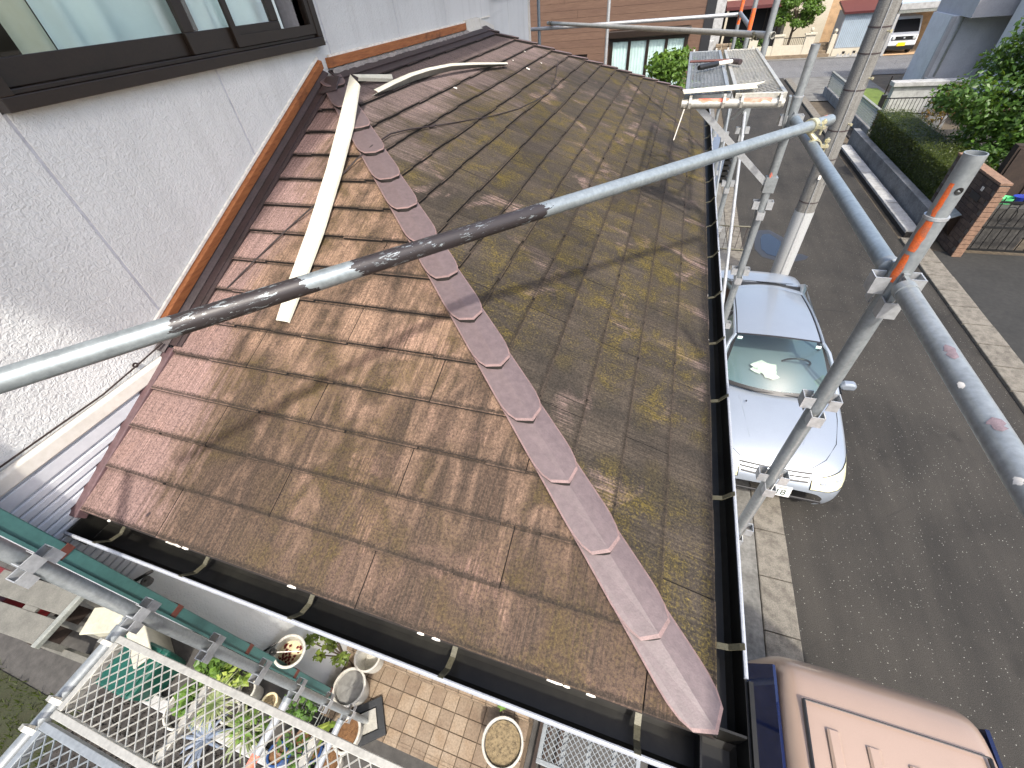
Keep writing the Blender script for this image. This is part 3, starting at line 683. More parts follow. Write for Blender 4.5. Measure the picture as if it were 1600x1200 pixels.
chip = t_.math('GREATER_THAN', t_.noise(cv_.outputs[0], 85, 5, 0.8, 0.5), 0.585)
keep = t_.math('MULTIPLY', chip, t_.ramp(t_.noise(p_, 9, 3), 0.45, 0.56))
msk = t_.math('MULTIPLY', msk, t_.math('SUBTRACT', 1.0, keep))
c_ = t_.mix(msk, c_, lin((0.175, 0.155, 0.155))); t_.col(c_); t_.set(0.40, 0.5)
t_.l(t_.math('MULTIPLY', t_.math('SUBTRACT', 1.0, msk), 0.5), t_.b.inputs['Metallic']); t_.l(t_.math('ADD', 0.34, t_.math('MULTIPLY', msk, 0.1)), t_.b.inputs['Roughness'])
t_.bump(n2_, 0.08, 0.003)
def endred(t, p0, p1, d):
    q = []; up = Vector((0, 0, 1)); up = (up-d*up.dot(d)).normalized(); sd = d.cross(up)
    for a, b in ((-0.05, 0.9), (-0.02, 0.5), (-0.035, 0.35), (-0.012, 0.1), (-0.03, -0.1), (-0.075, 0.2), (-0.055, 0.5)):
        q.append(p1+d*a-Vector((0,0,0))+(up*math.cos(b-0.9)+sd*math.sin(b-0.9))*(PR_+0.0007))
    MB().add(q, [tuple(range(len(q)))]).build('paint_mark', 'paint_red', t)
dp = hpipe('brace_pipe', 'long pipe with worn dark paint crossing above the slate roof', pL, pR, 'galv_banded', fit=(False, False), extra=endred)
# swivel clamp joining it to the guard rail
cl = thing('swivel_clamp', 'yellowish zinc swivel clamp joining the worn pipe to the guard rail', 'pipe clamp', at(1270, 197, 2, rel(-0.63)))
def ring(c, ax, r=0.031, w=0.03):
    ax = V3(ax).normalized(); c = V3(c); m = MB(); m.pipe(c-ax*w/2, c+ax*w/2, r, 0.0055, 20)
    u = ax.cross(Vector((0, 0, 1))).normalized(); v = u.cross(ax)
    m.bar(c+u*0.028, c+u*0.060, 0.012, w*0.9, ax); m.tube([c+u*0.05-v*0.03, c+u*0.05+v*0.034], 0.005, 8); m.tube([c+u*0.05+v*0.016, c+u*0.05+v*0.028], 0.011, 6)
    return m
cpt = V3(pL)+dvec*(ulen(1268, 197)); ring(cpt, dvec).build('clamp_half', 'clamp_zinc', cl)
c2 = Vector((BX+0.018, cpt.y-0.02, ZP)); ring(c2, (0, 1, 0)).build('clamp_half', 'clamp_zinc', cl)
MB().tube([cpt-Vector((0, 0, 0.025)), c2+Vector((0, 0, 0.025))], 0.012, 10).build('pivot', 'clamp_zinc', cl)
# far pipes
hpipe('guard_rail', 'bright guard rail in front of the brown clad house', (-2.9, 8.56, rel(-0.555)), (0.62, 8.60, rel(-0.57)), 'galv_light', fit=(False, True))
hpipe('brace_pipe', 'dull grey pipe slanting across the far end of the roof', (-2.20, 8.66, rel(-0.50)), (0.66, 4.86, rel(-0.47)), 'galv_warm', fit=(False, False))
for (c, ax, lb) in (((-2.10, 8.53, rel(-0.50)), (0.6, -0.8, 0), 'rusty clamp at the left end of the dull grey slanting pipe'), ((0.56, 5.0, rel(-0.48)), (0.6, -0.8, 0), 'grey clamp near the right end of the dull grey slanting pipe')):
    t = thing('pipe_clamp', lb, 'pipe clamp', c); ring(c, ax).build('clamp_ring', 'bracket_olive', t)
hpipe('guard_rail', 'short blue grey rail between the two orange painted posts', (0.648, 6.76, rel(-0.56)), (0.658, 8.54, rel(-0.56)), 'galv_blue')
def brace(label, p0, p1, r=0.0135, mat='galv_light'):
    t = thing('diagonal_brace', label, 'brace', p0, 'thin diagonal braces'); MB().tube([p0, p1], r, 12).build('rod', mat, t, smooth=True)
    for p in (p0, p1): MB().box((p[0]-0.018, p[1]-0.022, p[2]-0.03), (p[0]+0.018, p[1]+0.022, p[2]+0.03)).build('end_hook', 'galv', t)
brace('thin white diagonal brace dropping from the mesh deck beside the black gutter', (0.60, 4.86, rel(-1.0)), (0.605, 3.10, rel(-2.05)))
brace('thin grey diagonal brace low behind the black gutter', (0.63, 6.66, rel(-1.3)), (0.61, 4.92, rel(-2.5)), 0.011, 'galv')
# mesh decks
def deck(label, M, L, Wd, pitch, mat='galv_light', bw=0.004, hooks=(0, 1), mmat=None):
    """deck top in local xy: 0..L by 0..Wd"""
    t = thing('mesh_deck', label, 'scaffold deck', M @ Vector((0, 0, 0)), 'expanded mesh scaffold decks')
    f = MB()
    for a, b in ((0, 0.022), (Wd-0.022, Wd)): f.box((0, a, -0.036), (L, b, 0), M)
    for a, b in ((0, 0.022), (L-0.022, L)): f.box((a, 0.0225, -0.034), (b, Wd-0.0225, -0.001), M)
    for k in (1, 2, 3): f.box((L*k/4-0.012, 0.0225, -0.034), (L*k/4+0.012, Wd-0.0225, -0.012), M)
    f.build('frame', mat, t, bevel=0.002)
    g = MB(); a0, a1, b0, b1 = 0.012, L-0.012, 0.012, Wd-0.012; n = int((a1-a0+b1-b0)/pitch)+1
    for s in (1, -1):
        for i in range(n):
            c = a0+i*pitch*1.0
            if s == 1: c = a0-(b1-b0)+i*pitch
            else: c = a0+i*pitch
            # line x = c + s*(y-b0)
            y0, y1 = b0, b1; x0 = c; x1 = c+s*(y1-y0)
            pts = []
            lo, hi = (x0, x1)
            def cut(x): return y0+(x-x0)/s
            ya, yb = y0, y1
            if s == 1:
                if x0 < a0: ya = cut(a0)
                if x1 > a1: yb = cut(a1)
            else:
                if x0 > a1: ya = cut(a1)
                if x1 < a0: yb = cut(a0)
            if yb-ya < 0.004: continue
            pa = Vector((x0+s*(ya-y0), ya, -0.006-(0.0006 if s == 1 else 0))); pb = Vector((x0+s*(yb-y0), yb, -0.006-(0.0006 if s == 1 else 0)))
            g.bar(M @ pa, M @ pb, bw, bw*0.9, M.to_3x3() @ Vector((0, 0.35*s, 1)))
    go = g.build('expanded_mesh', mmat or mat, t); go['kind'] = 'stuff'
    for e in hooks:
        for w in (0.035, Wd-0.035):
            x = 0 if e == 0 else L; sg = -1 if e == 0 else 1; h = MB()
            pts = [(x, -0.02), (x+sg*0.02, -0.012), (x+sg*0.045, 0.004), (x+sg*0.066, -0.004), (x+sg*0.074, -0.03), (x+sg*0.070, -0.055)]
            for (p, q) in zip(pts[:-1], pts[1:]): h.bar(M @ Vector((p[0], w, p[1])), M @ Vector((q[0], w, q[1])), 0.014, 0.007, M.to_3x3() @ Vector((0, 0, 1)))
            h.build('hook', 'galv_warm', t)
    return t
def R2(x, y, z, ang): return Matrix.Translation((x, y, z)) @ Matrix.Rotation(ang, 4, 'Z')
deck('pale mesh deck in front of the front gutter with small diamonds over the flower pots', R2(-1.665, -0.302, rel(-1.63), 0), 1.80, 0.252, 0.041, 'galv_warm', 0.0036)
deck('blue grey mesh deck with a bent edge lying beside the pale mesh deck', R2(-1.665, -0.565, rel(-1.625), 0), 1.80, 0.252, 0.041, 'galv', 0.0036)
deck('narrow blue grey mesh deck under the hammer', R2(0.285, 3.08, rel(-0.545), math.pi/2), 1.78, 0.25, 0.042, 'galv', 0.0026)
deck('wider pale mesh deck next to the narrow one under the hammer head', R2(0.570, 3.08, rel(-0.545), math.pi/2), 1.78, 0.262, 0.042, 'galv_warm', 0.0026)
deck('short mesh deck low down under the corner of the front gutter', R2(-0.16, 0.14, rel(-2.95), 0), 0.52, 0.25, 0.03, 'galv', 0.004, ())
# transoms
hpipe('transom_pipe', 'shiny transom pipe carrying the pale mesh deck at the front post', (DX-0.045, DY-0.062, rel(-1.70)), (DX-0.045, -1.3, rel(-1.70)), 'galv')
hpipe('transom_pipe', 'lower transom pipe with a red smear under the pale mesh deck', (DX, DY-0.062, rel(-3.06)), (DX, -0.62, rel(-3.06)), 'galv_light', extra=lambda t, p0, p1, d: MB().pipe(p0+d*0.27, p0+d*0.34, PR_+0.0008, 0.0008, 20).build('paint_mark', 'paint_red', t, smooth=True))
hpipe('transom_pipe', 'lowest transom pipe near the jack base', (DX, DY-0.062, rel(-3.95)), (DX, -0.62, rel(-3.95)), 'galv_light')
def orange(t, p0, p1, d):
    for (a, b, sd) in ((0.09, 0.25, 1), (0.32, 0.47, 5)):
        rn = random.Random(sd); rows = []
        for i in range(9):
            x = p0+d*(a+(b-a)*i/8); j = rn.uniform(-.12, .12)
            rows.append([x+Vector((0, math.cos(th), math.sin(th)))*(PR_+0.0006) for th in [1.6+j+k*(1.0+j)/5 for k in range(6)]])
        MB().grid(rows).build('paint_mark', 'paint_red', t, smooth=True, sharp=0)
hpipe('transom_pipe', 'pale transom pipe with faded red paint under the near edge of the two mesh decks', (0.025, 3.045, rel(-0.583)), (0.56, 3.045, rel(-0.59)), 'galv_warm', fit=(False, False), extra=orange)
bk = thing('deck_bracket', 'flat steel bracket arms holding the pale transom to the deck post', 'bracket', (BX, BY, rel(-1.0)))
MB().bar((0.12, 3.06, rel(-0.60)), (0.605, 3.075, rel(-1.02)), 0.006, 0.034, (0, 0, 1)).build('arm', 'galv_light', bk)
MB().bar((0.585, 3.055, rel(-0.56)), (0.60, 3.075, rel(-0.72)), 0.03, 0.012, (1, 0, 0)).build('lug', 'galv', bk)
MB().bar((0.045, 3.02, rel(-0.605)), (0.015, 3.0, rel(-0.76)), 0.018, 0.006, (1, 0, 0)).build('wedge_pin', 'box_beige', bk)
MB().box((0.60, 3.058, rel(-1.075)), (0.665, 3.108, rel(-0.985))).build('shoe', 'galv', bk)
MB().bar((0.42, 3.2, rel(-0.60)), (0.50, 4.80, rel(-1.05)), 0.03, 0.006, (0, 0, 1)).build('arm', 'galv_light', bk)
# hammer, pry bar and offcut on the decks
zd = rel(-0.540)
def onz(x, y, z): return V3(at(x, y, 2, z))
h = thing('hammer', 'hammer with black grip and pale wooden handle lying on the mesh decks', 'hammer', onz(1110, 100, zd))
a, b, c = onz(1092, 106, zd+0.02), onz(1122, 99.5, zd+0.02), onz(1146, 95.5, zd+0.02)
MB().tube([a, a+(b-a)*0.1, b-(b-a)*0.1, b], [0.014, 0.018, 0.016, 0.013], 12).build('grip', 'black_plastic', h, smooth=True)
MB().tube([b, b+(c-b)*0.5, c], [0.012, 0.013, 0.012], 12).build('handle', 'white_flake', h, smooth=True)
dd = (c-b).normalized(); nn = dd.cross(Vector((0, 0, 1)))
hm = MB(); hm.box((-0.014, -0.05, -0.014), (0.014, 0.03, 0.014), Matrix.Translation(c) @ Matrix.Rotation(math.atan2(dd.y, dd.x), 4, 'Z')); hm.tube([c+nn*0.03, c+nn*0.07], 0.017, 12); hm.bar(c-nn*0.045, c-nn*0.09-Vector((0, 0, 0.012)), 0.022, 0.008); hm.build('head', 'flashing_brown', h)
pb = MB(); a, b = onz(1078, 96.5, zd+0.012), onz(1150, 93.5, zd+0.012)
pb.tube([a, b, b+(b-a).normalized()*0.03+Vector((0, 0, -0.004))], [0.008, 0.009, 0.004], 8); tag(pb.build('pry_bar', 'band_brown', smooth=True), 'thin rusty pry bar lying across the mesh decks behind the hammer', 'pry bar')
q = [onz(1066, 142, zd+0.012), onz(1175, 131.5, zd+0.012), onz(1195, 128.5, zd+0.012), onz(1180, 134.5, zd+0.012), onz(1184, 138, zd+0.012), onz(1068, 147, zd+0.012)]
tag(MB().slab(q, 0.006).build('metal_offcut', 'strip_cream', bevel=0.001), 'cream metal offcut with a pointed end lying on the mesh decks', 'metal strip')
# white flashing strips left on the roof
def onF(x, y, w):
    """pixel on the front roof plane lifted by w"""
    d = V3(ray(x, y)); o = V3(EYE); p0 = PF(0, 0, w); t = (p0-o).dot(NF)/d.dot(NF); return o+d*t
def onR(x, y, w):
    d = V3(ray(x, y)); o = V3(EYE); p0 = PR(0, 0, w); t = (p0-o).dot(NR)/d.dot(NR); return o+d*t
st = thing('metal_strip', 'long cream metal strip with a folded end lying on the clean slates by the hip', 'metal strip', onF(445, 500, 0.02))
L1 = [(444, 503.5), (465, 445), (497, 360), (523, 270), (541, 190), (555, 119)]; L2 = [(431, 500), (450, 440), (481, 355), (510, 262), (530, 185), (547, 116)]
Lr = [(449, 503), (472, 446), (504, 361), (531, 272), (551, 195), (561, 131)]
wz = [0.030, 0.034, 0.040, 0.046, 0.060, 0.075]
m = MB()
A = [onF(*p, w) for p, w in zip(L2, wz)]; B = [onF(*p, w) for p, w in zip(Lr, wz)]
for i in range(len(A)-1): m.slab([A[i], B[i], B[i+1], A[i+1]][::-1], 0.0015, n=NF)
for i in range(len(A)-1):
    e0, e1 = B[i], B[i+1]; m.slab([e0, e0-NF*0.012+Vector((0.002, 0, 0)), e1-NF*0.012+Vector((0.002, 0, 0)), e1], 0.0012)
    e0, e1 = A[i], A[i+1]; m.slab([e0-NF*0.012, e0, e1, e1-NF*0.012], 0.0012)
m.build('long_leg', 'strip_cream', st)
m = MB(); C1 = onR(551, 116, 0.075); C2 = onR(612, 116, 0.05); C3 = onR(614, 123, 0.035); C4 = onR(560, 121, 0.06)
m.slab([C1, C4, C3, C2], 0.0015); m.slab([C4, C4-NR*0.02, C3-NR*0.02, C3], 0.0012); m.build('folded_leg', 'strip_cream', st)
t2 = thing('bent_flashing', 'bowed angle flashing with cream top and grey underside lying across the slates', 'metal strip', onR(690, 115, 0.02))
top = [(584, 140), (612, 126), (640, 114), (668, 106), (704, 99), (740, 97.5), (793, 97.5)]; topb = [(592, 144), (618, 131), (645, 118.5), (672, 110), (706, 103), (742, 101), (794, 100)]
bot = [(580, 151), (618, 138.5), (648, 126), (676, 117.5), (708, 110), (744, 106), (788, 103)]
w_ = [0.045, 0.055, 0.065, 0.075, 0.08, 0.07, 0.05]
A = [onR(*p, w) for p, w in zip(top, w_)]; B = [onR(*p, w) for p, w in zip(topb, w_)]; Cc = [onR(*p, 0.012+0.35*max(0, w-0.045)) for p, w in zip(bot, w_)]
m = MB(); [m.slab([A[i], B[i], B[i+1], A[i+1]], 0.0015) for i in range(6)]; m.build('top_face', 'strip_cream', t2)
m = MB(); [m.slab([B[i], Cc[i], Cc[i+1], B[i+1]], 0.0015) for i in range(6)]; m.build('side_face', 'strip_grey', t2)
# black cable over the roof
cbp = [onF(355, 450, 0.02), onF(395, 410, 0.02), onF(450, 357, 0.02), onF(494, 318, 0.03), onF(530, 278, 0.02), onF(556, 250, 0.03), onR(580, 229, 0.03), onR(610, 209, 0.03), onR(640, 202, 0.03), onR(676, 197, 0.02)]
tag(MB().tube(cbp, 0.0042, 8).build('cable', 'cable_black', smooth=True), 'thin black cable running from the white wall over the hip to a knot', 'cable')
cb2 = [onR(676, 197, 0.02), onR(720, 190, 0.018), onR(770, 181, 0.018), onR(810, 170, 0.018), onR(835, 158, 0.018), onR(858, 145, 0.018), onR(868, 120, 0.02), onR(872, 95, 0.02)]
tag(MB().tube(cb2, 0.0036, 8).build('cable', 'cable_black', smooth=True), 'thin black cable end trailing from the knot along the upper slates', 'cable')
kn = MB(); kk = onR(676, 197, 0.022); kn.tube([kk+Vector((-.012, -.02, 0)), kk, kk+Vector((.012, .02, .004))], 0.008, 8); tag(kn.build('cable_knot', 'cable_black'), 'taped knot in the black cable on the slates', 'cable knot')
# mortar spots
for (x, y, s) in ((825, 107, 0.028), (712, 137, 0.022), (846, 98, 0.012), (802, 94, 0.010), (820, 80, 0.012)):
    c = onR(x, y, 0.018); rn = random.Random(int(x)); u = Vector((0, 1, 0)); v = u.cross(NR)
    MB().slab([c+(u*math.cos(k*0.7)+v*math.sin(k*0.7))*s*rn.uniform(0.35, 1.0) for k in range(9)], 0.004, n=NR).build('mortar_spot', 'white_flake', roof)
# ---------------------------------------------------------------- ground, road, kerbs
def asphalt(name, c0, c1, fl=0.9):
    t = NT(name); p = t.pos()
    f = t.noise(p, 150, 4, 0.85); b = t.noise(p, 0.55, 5, 0.6, 0.5); s = t.noise(t.mapped(p, (3, 0.25, 1)), 1.1, 4, 0.6)
    c = t.mix(t.ramp(t.math('ADD', t.math('MULTIPLY', b, 0.6), t.math('MULTIPLY', s, 0.4)), 0.36, 0.64), c0, c1)
    c = t.mix(0.9, c, t.ramp(f, 0.36, 0.64), 'OVERLAY')
    v = t.n('TexVoronoi'); v.inputs['Scale'].default_value = 34; t.l(p, v.inputs['Vector'])
    chip = t.math('LESS_THAN', v.outputs['Distance'], 0.14); vc = t.xyz(v.outputs['Color'])[0]
    chip = t.math('MULTIPLY', chip, t.math('GREATER_THAN', vc, 0.5))
    c = t.mix(t.math('MULTIPLY', t.math('MULTIPLY', chip, fl), t.math('POWER', t.xyz(v.outputs['Color'])[1], 0.7)), c, lin((0.66, 0.65, 0.62)))
    oil = t.ramp(t.noise(t.mapped(p, (1.2, 0.8, 1)), 1.7, 3, 0.5), 0.64, 0.74); c = t.mix(t.math('MULTIPLY', oil, 0.45), c, tuple(q*0.45 for q in c1))
    cr = t.n('TexVoronoi', feature='DISTANCE_TO_EDGE'); cr.inputs['Scale'].default_value = 0.42
    t.l(t.mapped(p, (1, 1, 1)), cr.inputs['Vector'])
    ck = t.math('MULTIPLY', t.math('LESS_THAN', t.math('ADD', cr.outputs['Distance'], t.math('MULTIPLY', t.noise(p, 6, 4, 0.7), 0.02)), 0.0135), t.ramp(t.noise(p, 0.5, 2), 0.5, 0.6)); c = t.mix(t.math('MULTIPLY', ck, 0.7), c, (0.008, 0.008, 0.008))
    t.col(c); t.set(0.82, 0, 0.35); t.bump(f, 0.5, 0.006); return t.m
asphalt('asphalt', lin((0.225, 0.213, 0.193)), lin((0.142, 0.135, 0.122)))
asphalt('asphalt_pale', lin((0.42, 0.42, 0.42)), lin((0.36, 0.36, 0.36)), 0.2)
simple('concrete', lin((0.44, 0.435, 0.415)), 0.85, var=0.55, scale=2.2, dirt=lin((0.28, 0.27, 0.25)), bump=0.3, bscale=60)
simple('concrete_dark', lin((0.27, 0.262, 0.25)), 0.85, var=0.7, scale=1.6, dirt=lin((0.22, 0.215, 0.20)), bump=0.3, bscale=60)  # base lowered to put the yard's deep shade into the colour
simple('concrete_white', lin((0.66, 0.66, 0.65)), 0.8, var=0.35, scale=4, dirt=lin((0.44, 0.435, 0.42)), bump=0.2)
simple('kerb_concrete', lin((0.45, 0.43, 0.39)), 0.85, var=0.6, scale=9, dirt=lin((0.27, 0.25, 0.22)), bump=0.7, bscale=110)
simple('earth', lin((0.36, 0.32, 0.26)), 0.95, var=0.5, scale=3, bump=0.4)
simple('soil', (0.022, 0.019, 0.016), 0.95, var=0.7, scale=20, dirt=(0.05, 0.045, 0.04), bump=0.8, bscale=60)
simple('lawn_green', lin((0.40, 0.47, 0.20)), 0.9, var=0.4, scale=6, bump=0.6)
simple('lawn_dark', lin((0.16, 0.175, 0.085)), 0.9, var=0.6, scale=8, dirt=lin((0.16, 0.16, 0.08)), bump=0.8)  # shade of the front yard is put into this grass colour
def sheet(x0, y0, x1, y1, z): return MB().add([(x0, y0, z), (x1, y0, z), (x1, y1, z), (x0, y1, z)], [(0, 1, 2, 3)])
struct('ground', sheet(-400, -400, 400, 600, -0.03), 'earth')
struct('road', sheet(2.12, -40, 5.66, 33.2, 0.0), 'asphalt')
struct('cross_road', sheet(-120, 33.2, 140, 39.4, 0.0), 'asphalt_pale')
struct('pavement', sheet(0.70, -40, 1.774, 33.1, 0.004), 'concrete')
simple('driveway_stain_shade', lin((0.165, 0.162, 0.15)), 0.85, var=0.7, scale=1.3, dirt=lin((0.12, 0.12, 0.11)), bump=0.3, bscale=60)  # stain blotches over a base darkened to carry the tree's shade
struct('driveway', sheet(6.112, -6, 16, 11.45, 0.006), 'driveway_stain_shade')
struct('corner_pavement', sheet(5.66, 27.0, 9.6, 33.1, 0.012), 'concrete')
struct('far_pavement', sheet(-60, 39.4, 80, 60, 0.02), 'concrete')
yd = MB(); yd.box((-14, -9, -0.025), (0.62, 8.3, YARD-0.124)); struct('yard_terrace', yd, 'concrete_dark')
def kerb(name, label, x0, x1, ya, yb, L, z, mat, gap=0.008):
    k = MB().box((x0+0.01, ya, -0.02), (x1-0.01, yb, z-0.03)).build(name, 'soil'); tag(k, kind='structure')
    y = ya; rn = random.Random(int(ya*10)); i = 0
    while y < yb-0.05:
        e = min(yb, y+L); j = rn.uniform(-0.004, 0.004)
        m = MB(); m.prism([(x0+j, z-0.06), (x1+j, z-0.06), (x1+j, z-0.006+j*0.3), (x1+j-0.008, z+j*.5), (x0+j+0.008, z+0.002-j*.5), (x0+j, z-0.006)], lambda u, v, t: (u, t, v), y+gap/2, e-gap/2)
        m.build('kerb_stone', mat, k); y = e
    return k
kerb('kerb_left', '', 1.78, 2.125, -1.0, 16.0, 0.6, 0.016, 'kerb_concrete', 0.014)
kerb('kerb_right', '', 5.655, 6.105, 3.0, 12.0, 0.6, 0.05, 'kerb_concrete', 0.022)
kerb('kerb_white', '', 5.78, 6.08, 12.15, 19.3, 0.6, 0.15, 'concrete_white', 0.026)
kerb('kerb_far', '', 5.655, 5.95, 20.2, 32.5, 1.2, 0.09, 'kerb_concrete')
# puddle
t_ = NT('water'); t_.col((0.015, 0.02, 0.03)); t_.set(0.03, 0, 0.6)
t_ = NT('wet_asphalt'); p_ = t_.pos(); t_.col(t_.mix(t_.noise(p_, 200, 3), (0.012, 0.012, 0.013), (0.035, 0.034, 0.033))); t_.set(0.35, 0, 0.5)
wet = [(2.46, 11.9), (2.40, 11.0), (2.53, 10.60), (2.86, 10.42), (3.0, 10.6), (3.3, 10.86), (3.54, 10.78), (3.45, 10.6), (3.22, 10.48), (3.1, 10.42), (2.95, 10.38), (3.1, 11.0), (3.15, 11.7), (2.84, 12.15), (2.6, 12.1)]
wet = [(2.46, 11.9), (2.40, 11.0), (2.53, 10.60), (2.86, 10.42), (3.1, 10.45), (3.24, 10.48), (3.45, 10.60), (3.54, 10.76), (3.42, 10.88), (3.2, 10.86), (3.13, 11.0), (3.15, 11.7), (2.84, 12.15), (2.6, 12.1)]
tag(MB().add([(x, y, 0.004) for x, y in wet], [tuple(range(len(wet)))]).build('wet_patch', 'wet_asphalt'), kind='structure')
wa = [(2.58, 11.6), (2.55, 11.0), (2.66, 10.75), (2.9, 10.62), (3.02, 10.9), (3.03, 11.5), (2.82, 11.9), (2.66, 11.85)]
tag(MB().add([(x, y, 0.008) for x, y in wa], [tuple(range(len(wa)))]).build('puddle', 'water'), kind='structure')
# ---------------------------------------------------------------- utility pole
def poleM():
    t = NT('pole_concrete'); p = t.pos(); n1 = t.noise(t.mapped(p, (6, 6, 0.6)), 3, 5, 0.65); n2 = t.noise(p, 80, 3, 0.6)
    c = t.mix(t.ramp(n1, 0.3, 0.75), lin((0.50, 0.495, 0.475)), lin((0.38, 0.37, 0.35))); c = t.mix(0.35, c, t.ramp(n2, 0.3, 0.7), 'OVERLAY')
    t.col(c); t.set(0.8, 0, 0.3); t.bump(n2, 0.2, 0.004)
poleM()
PX, PY = 2.60, 9.1
up_ = thing('utility_pole', 'tall tapered concrete utility pole with steel bands behind the silver car', 'utility pole', (PX, PY, 0))
def pr(z): return 0.168-0.0062*z
MB().tube([(PX, PY, 0), (PX, PY, 5), (PX, PY, 11)], [pr(0), pr(5), pr(11)], 32).build('shaft', 'pole_concrete', up_, smooth=True)
simple('pole_wrap', lin((0.64, 0.645, 0.64)), 0.6, var=0.35, scale=9, dirt=lin((0.62, 0.63, 0.62)))
MB().tube([(PX, PY, 0.25), (PX, PY, 1.72)], [pr(0.25)+0.006, pr(1.72)+0.006], 32, caps=False).build('protective_sleeve', 'pole_wrap', up_, smooth=True)
for z in (1.90, 2.62, 3.05, 3.6, 4.05, 4.35): MB().tube([(PX, PY, z-0.008), (PX, PY, z+0.008)], [pr(z)+0.004]*2, 32).build('band', 'flashing_brown', up_, smooth=True)
for (z, a) in ((2.3, -0.9), (3.15, -1.0), (3.75, -0.8), (4.3, -0.95)):
    d = Vector((math.cos(a), math.sin(a), 0)); c = Vector((PX, PY, z))
    m = MB(); m.tube([c+d*(pr(z)-0.01), c+d*(pr(z)+0.05)], 0.009, 8); m.tube([c+d*(pr(z)+0.045), c+d*(pr(z)+0.065)], 0.02, 10); m.build('step_bolt', 'clamp_zinc', up_, smooth=True)
MB().tube([(PX-0.02, PY-pr(z)-0.012, z) for z in (0.3, 2, 4, 7, 10.5)], 0.005, 6).build('ground_wire', 'galv_light', up_)
MB().box((PX-0.05, PY-0.19, 2.32), (PX-0.01, PY-0.17, 2.38)).build('number_plate', 'white_flake', up_)
# ---------------------------------------------------------------- foliage helpers
def leaves(blobs, n, size, seed, up=0.5, aspect=0.62, shell=0.55, droop=0.0):
    """leaf-sized folded faces spread through blobs [(centre, radii)]"""
    rs = np.random.RandomState(seed); w = np.array([b[1][0]*b[1][1]*b[1][2] for b in blobs])**0.67; w /= w.sum()
    ks = rs.choice(len(blobs), n, p=w); V = []; F = []
    for k in ks:
        c, r = blobs[k]; d = rs.normal(size=3); d /= np.linalg.norm(d); q = (shell+(1-shell)*rs.rand())
        p = np.array(c)+d*np.array(r)*q*(1+0.10*rs.normal())
        nn = d*0.6+rs.normal(size=3)*0.55+np.array([0, 0, up]); nn /= np.linalg.norm(nn)
        a = np.cross(nn, rs.normal(size=3)); a /= np.linalg.norm(a); a[2] -= droop; a /= np.linalg.norm(a); b = np.cross(nn, a); s = size*(0.6+0.8*rs.rand())
        o = len(V); V += [p-a*s*0.5, p+b*s*aspect*0.5-nn*s*0.1, p+a*s*0.5, p-b*s*aspect*0.5-nn*s*0.1]; F += [(o, o+1, o+2), (o, o+2, o+3)]
    m = MB(); m.v = [tuple(v) for v in V]; m.f = F; m.mi = [0]*len(F); return m
leafmat('leaf_bright', lin((0.40, 0.52, 0.20)), lin((0.25, 0.36, 0.13))); leafmat('leaf_deep', lin((0.33, 0.46, 0.18)), lin((0.18, 0.28, 0.11)))
leafmat('leaf_hedge', lin((0.27, 0.31, 0.13)), lin((0.16, 0.19, 0.08))); leafmat('leaf_rust', lin((0.52, 0.36, 0.20)), lin((0.36, 0.36, 0.16)))
leafmat('leaf_yellow', lin((0.66, 0.70, 0.34)), lin((0.42, 0.52, 0.20))); leafmat('leaf_pale', lin((0.58, 0.60, 0.43)), lin((0.37, 0.44, 0.24)))
simple('bark', lin((0.33, 0.28, 0.22)), 0.9, var=0.5, scale=14, bump=0.6)
def tree(name, label, base, h, blobs, n, size, mat, seed, cat='tree', tr=0.08, up=0.5, group=None, bark='bark', droop=0):
    t = thing(name, label, cat, base, group); b = V3(base); rn = random.Random(seed); m = MB()
    top = b+Vector((0.05, 0.03, h)); m.tube([b, b+Vector((0.03, 0.02, h*0.5)), top], [tr, tr*0.75, tr*0.45], 10)
    for (c, r) in blobs[:9]:
        s = b+(top-b)*rn.uniform(0.45, 0.95); e = V3(c); mid = (s+e)/2+Vector((0, 0, 0.1*rn.random())); m.tube([s, mid, e], [tr*0.45, tr*0.3, tr*0.12], 6)
    m.build('trunk', bark, t, smooth=True); leaves(blobs, n, size, seed, up, droop=droop).build('crown', mat, t); return t
def cloud(c, r, n, rb, seed):
    rn = random.Random(seed); out = []
    for i in range(n):
        a = rn.uniform(0, 6.28); z = rn.uniform(-0.85, 1); k = math.sqrt(max(0, 1-z*z))*rn.uniform(0.55, 1.0)
        s = rb*rn.uniform(0.6, 1.25); out.append(((c[0]+r[0]*k*math.cos(a), c[1]+r[1]*k*math.sin(a), c[2]+r[2]*z*0.85), (s, s, s*0.75)))
    return out
# ---------------------------------------------------------------- right hand side of the road
# concrete garden wall with hedge
cw = thing('garden_wall', 'low stained concrete garden wall in front of the clipped hedge', 'wall', (6.3, 16.5, 0))
simple('wall_stain', lin((0.47, 0.475, 0.475)), 0.85, var=0.7, scale=2.0, dirt=lin((0.30, 0.30, 0.295)), bump=0.25, bscale=40)
for a, b in ((12.6, 15.0), (15.006, 17.4), (17.406, 19.9)): MB().box((6.16, a, 0), (6.36, b, 0.52)).build('wall_section', 'wall_stain', cw, bevel=0.01)
hg = thing('hedge', 'long clipped green hedge above the low concrete wall', 'hedge', (6.9, 16, 0.0))
hx0, hx1, hy0, hy1, hz0, hz1 = 6.42, 7.35, 13.4, 19.2, 0.25, 1.22
MB().box((hx0+0.06, hy0+0.06, 0.0), (hx1-0.06, hy1-0.06, hz1-0.06)).build('core', 'leaf_hedge', hg)
rs = np.random.RandomState(5); m = MB()
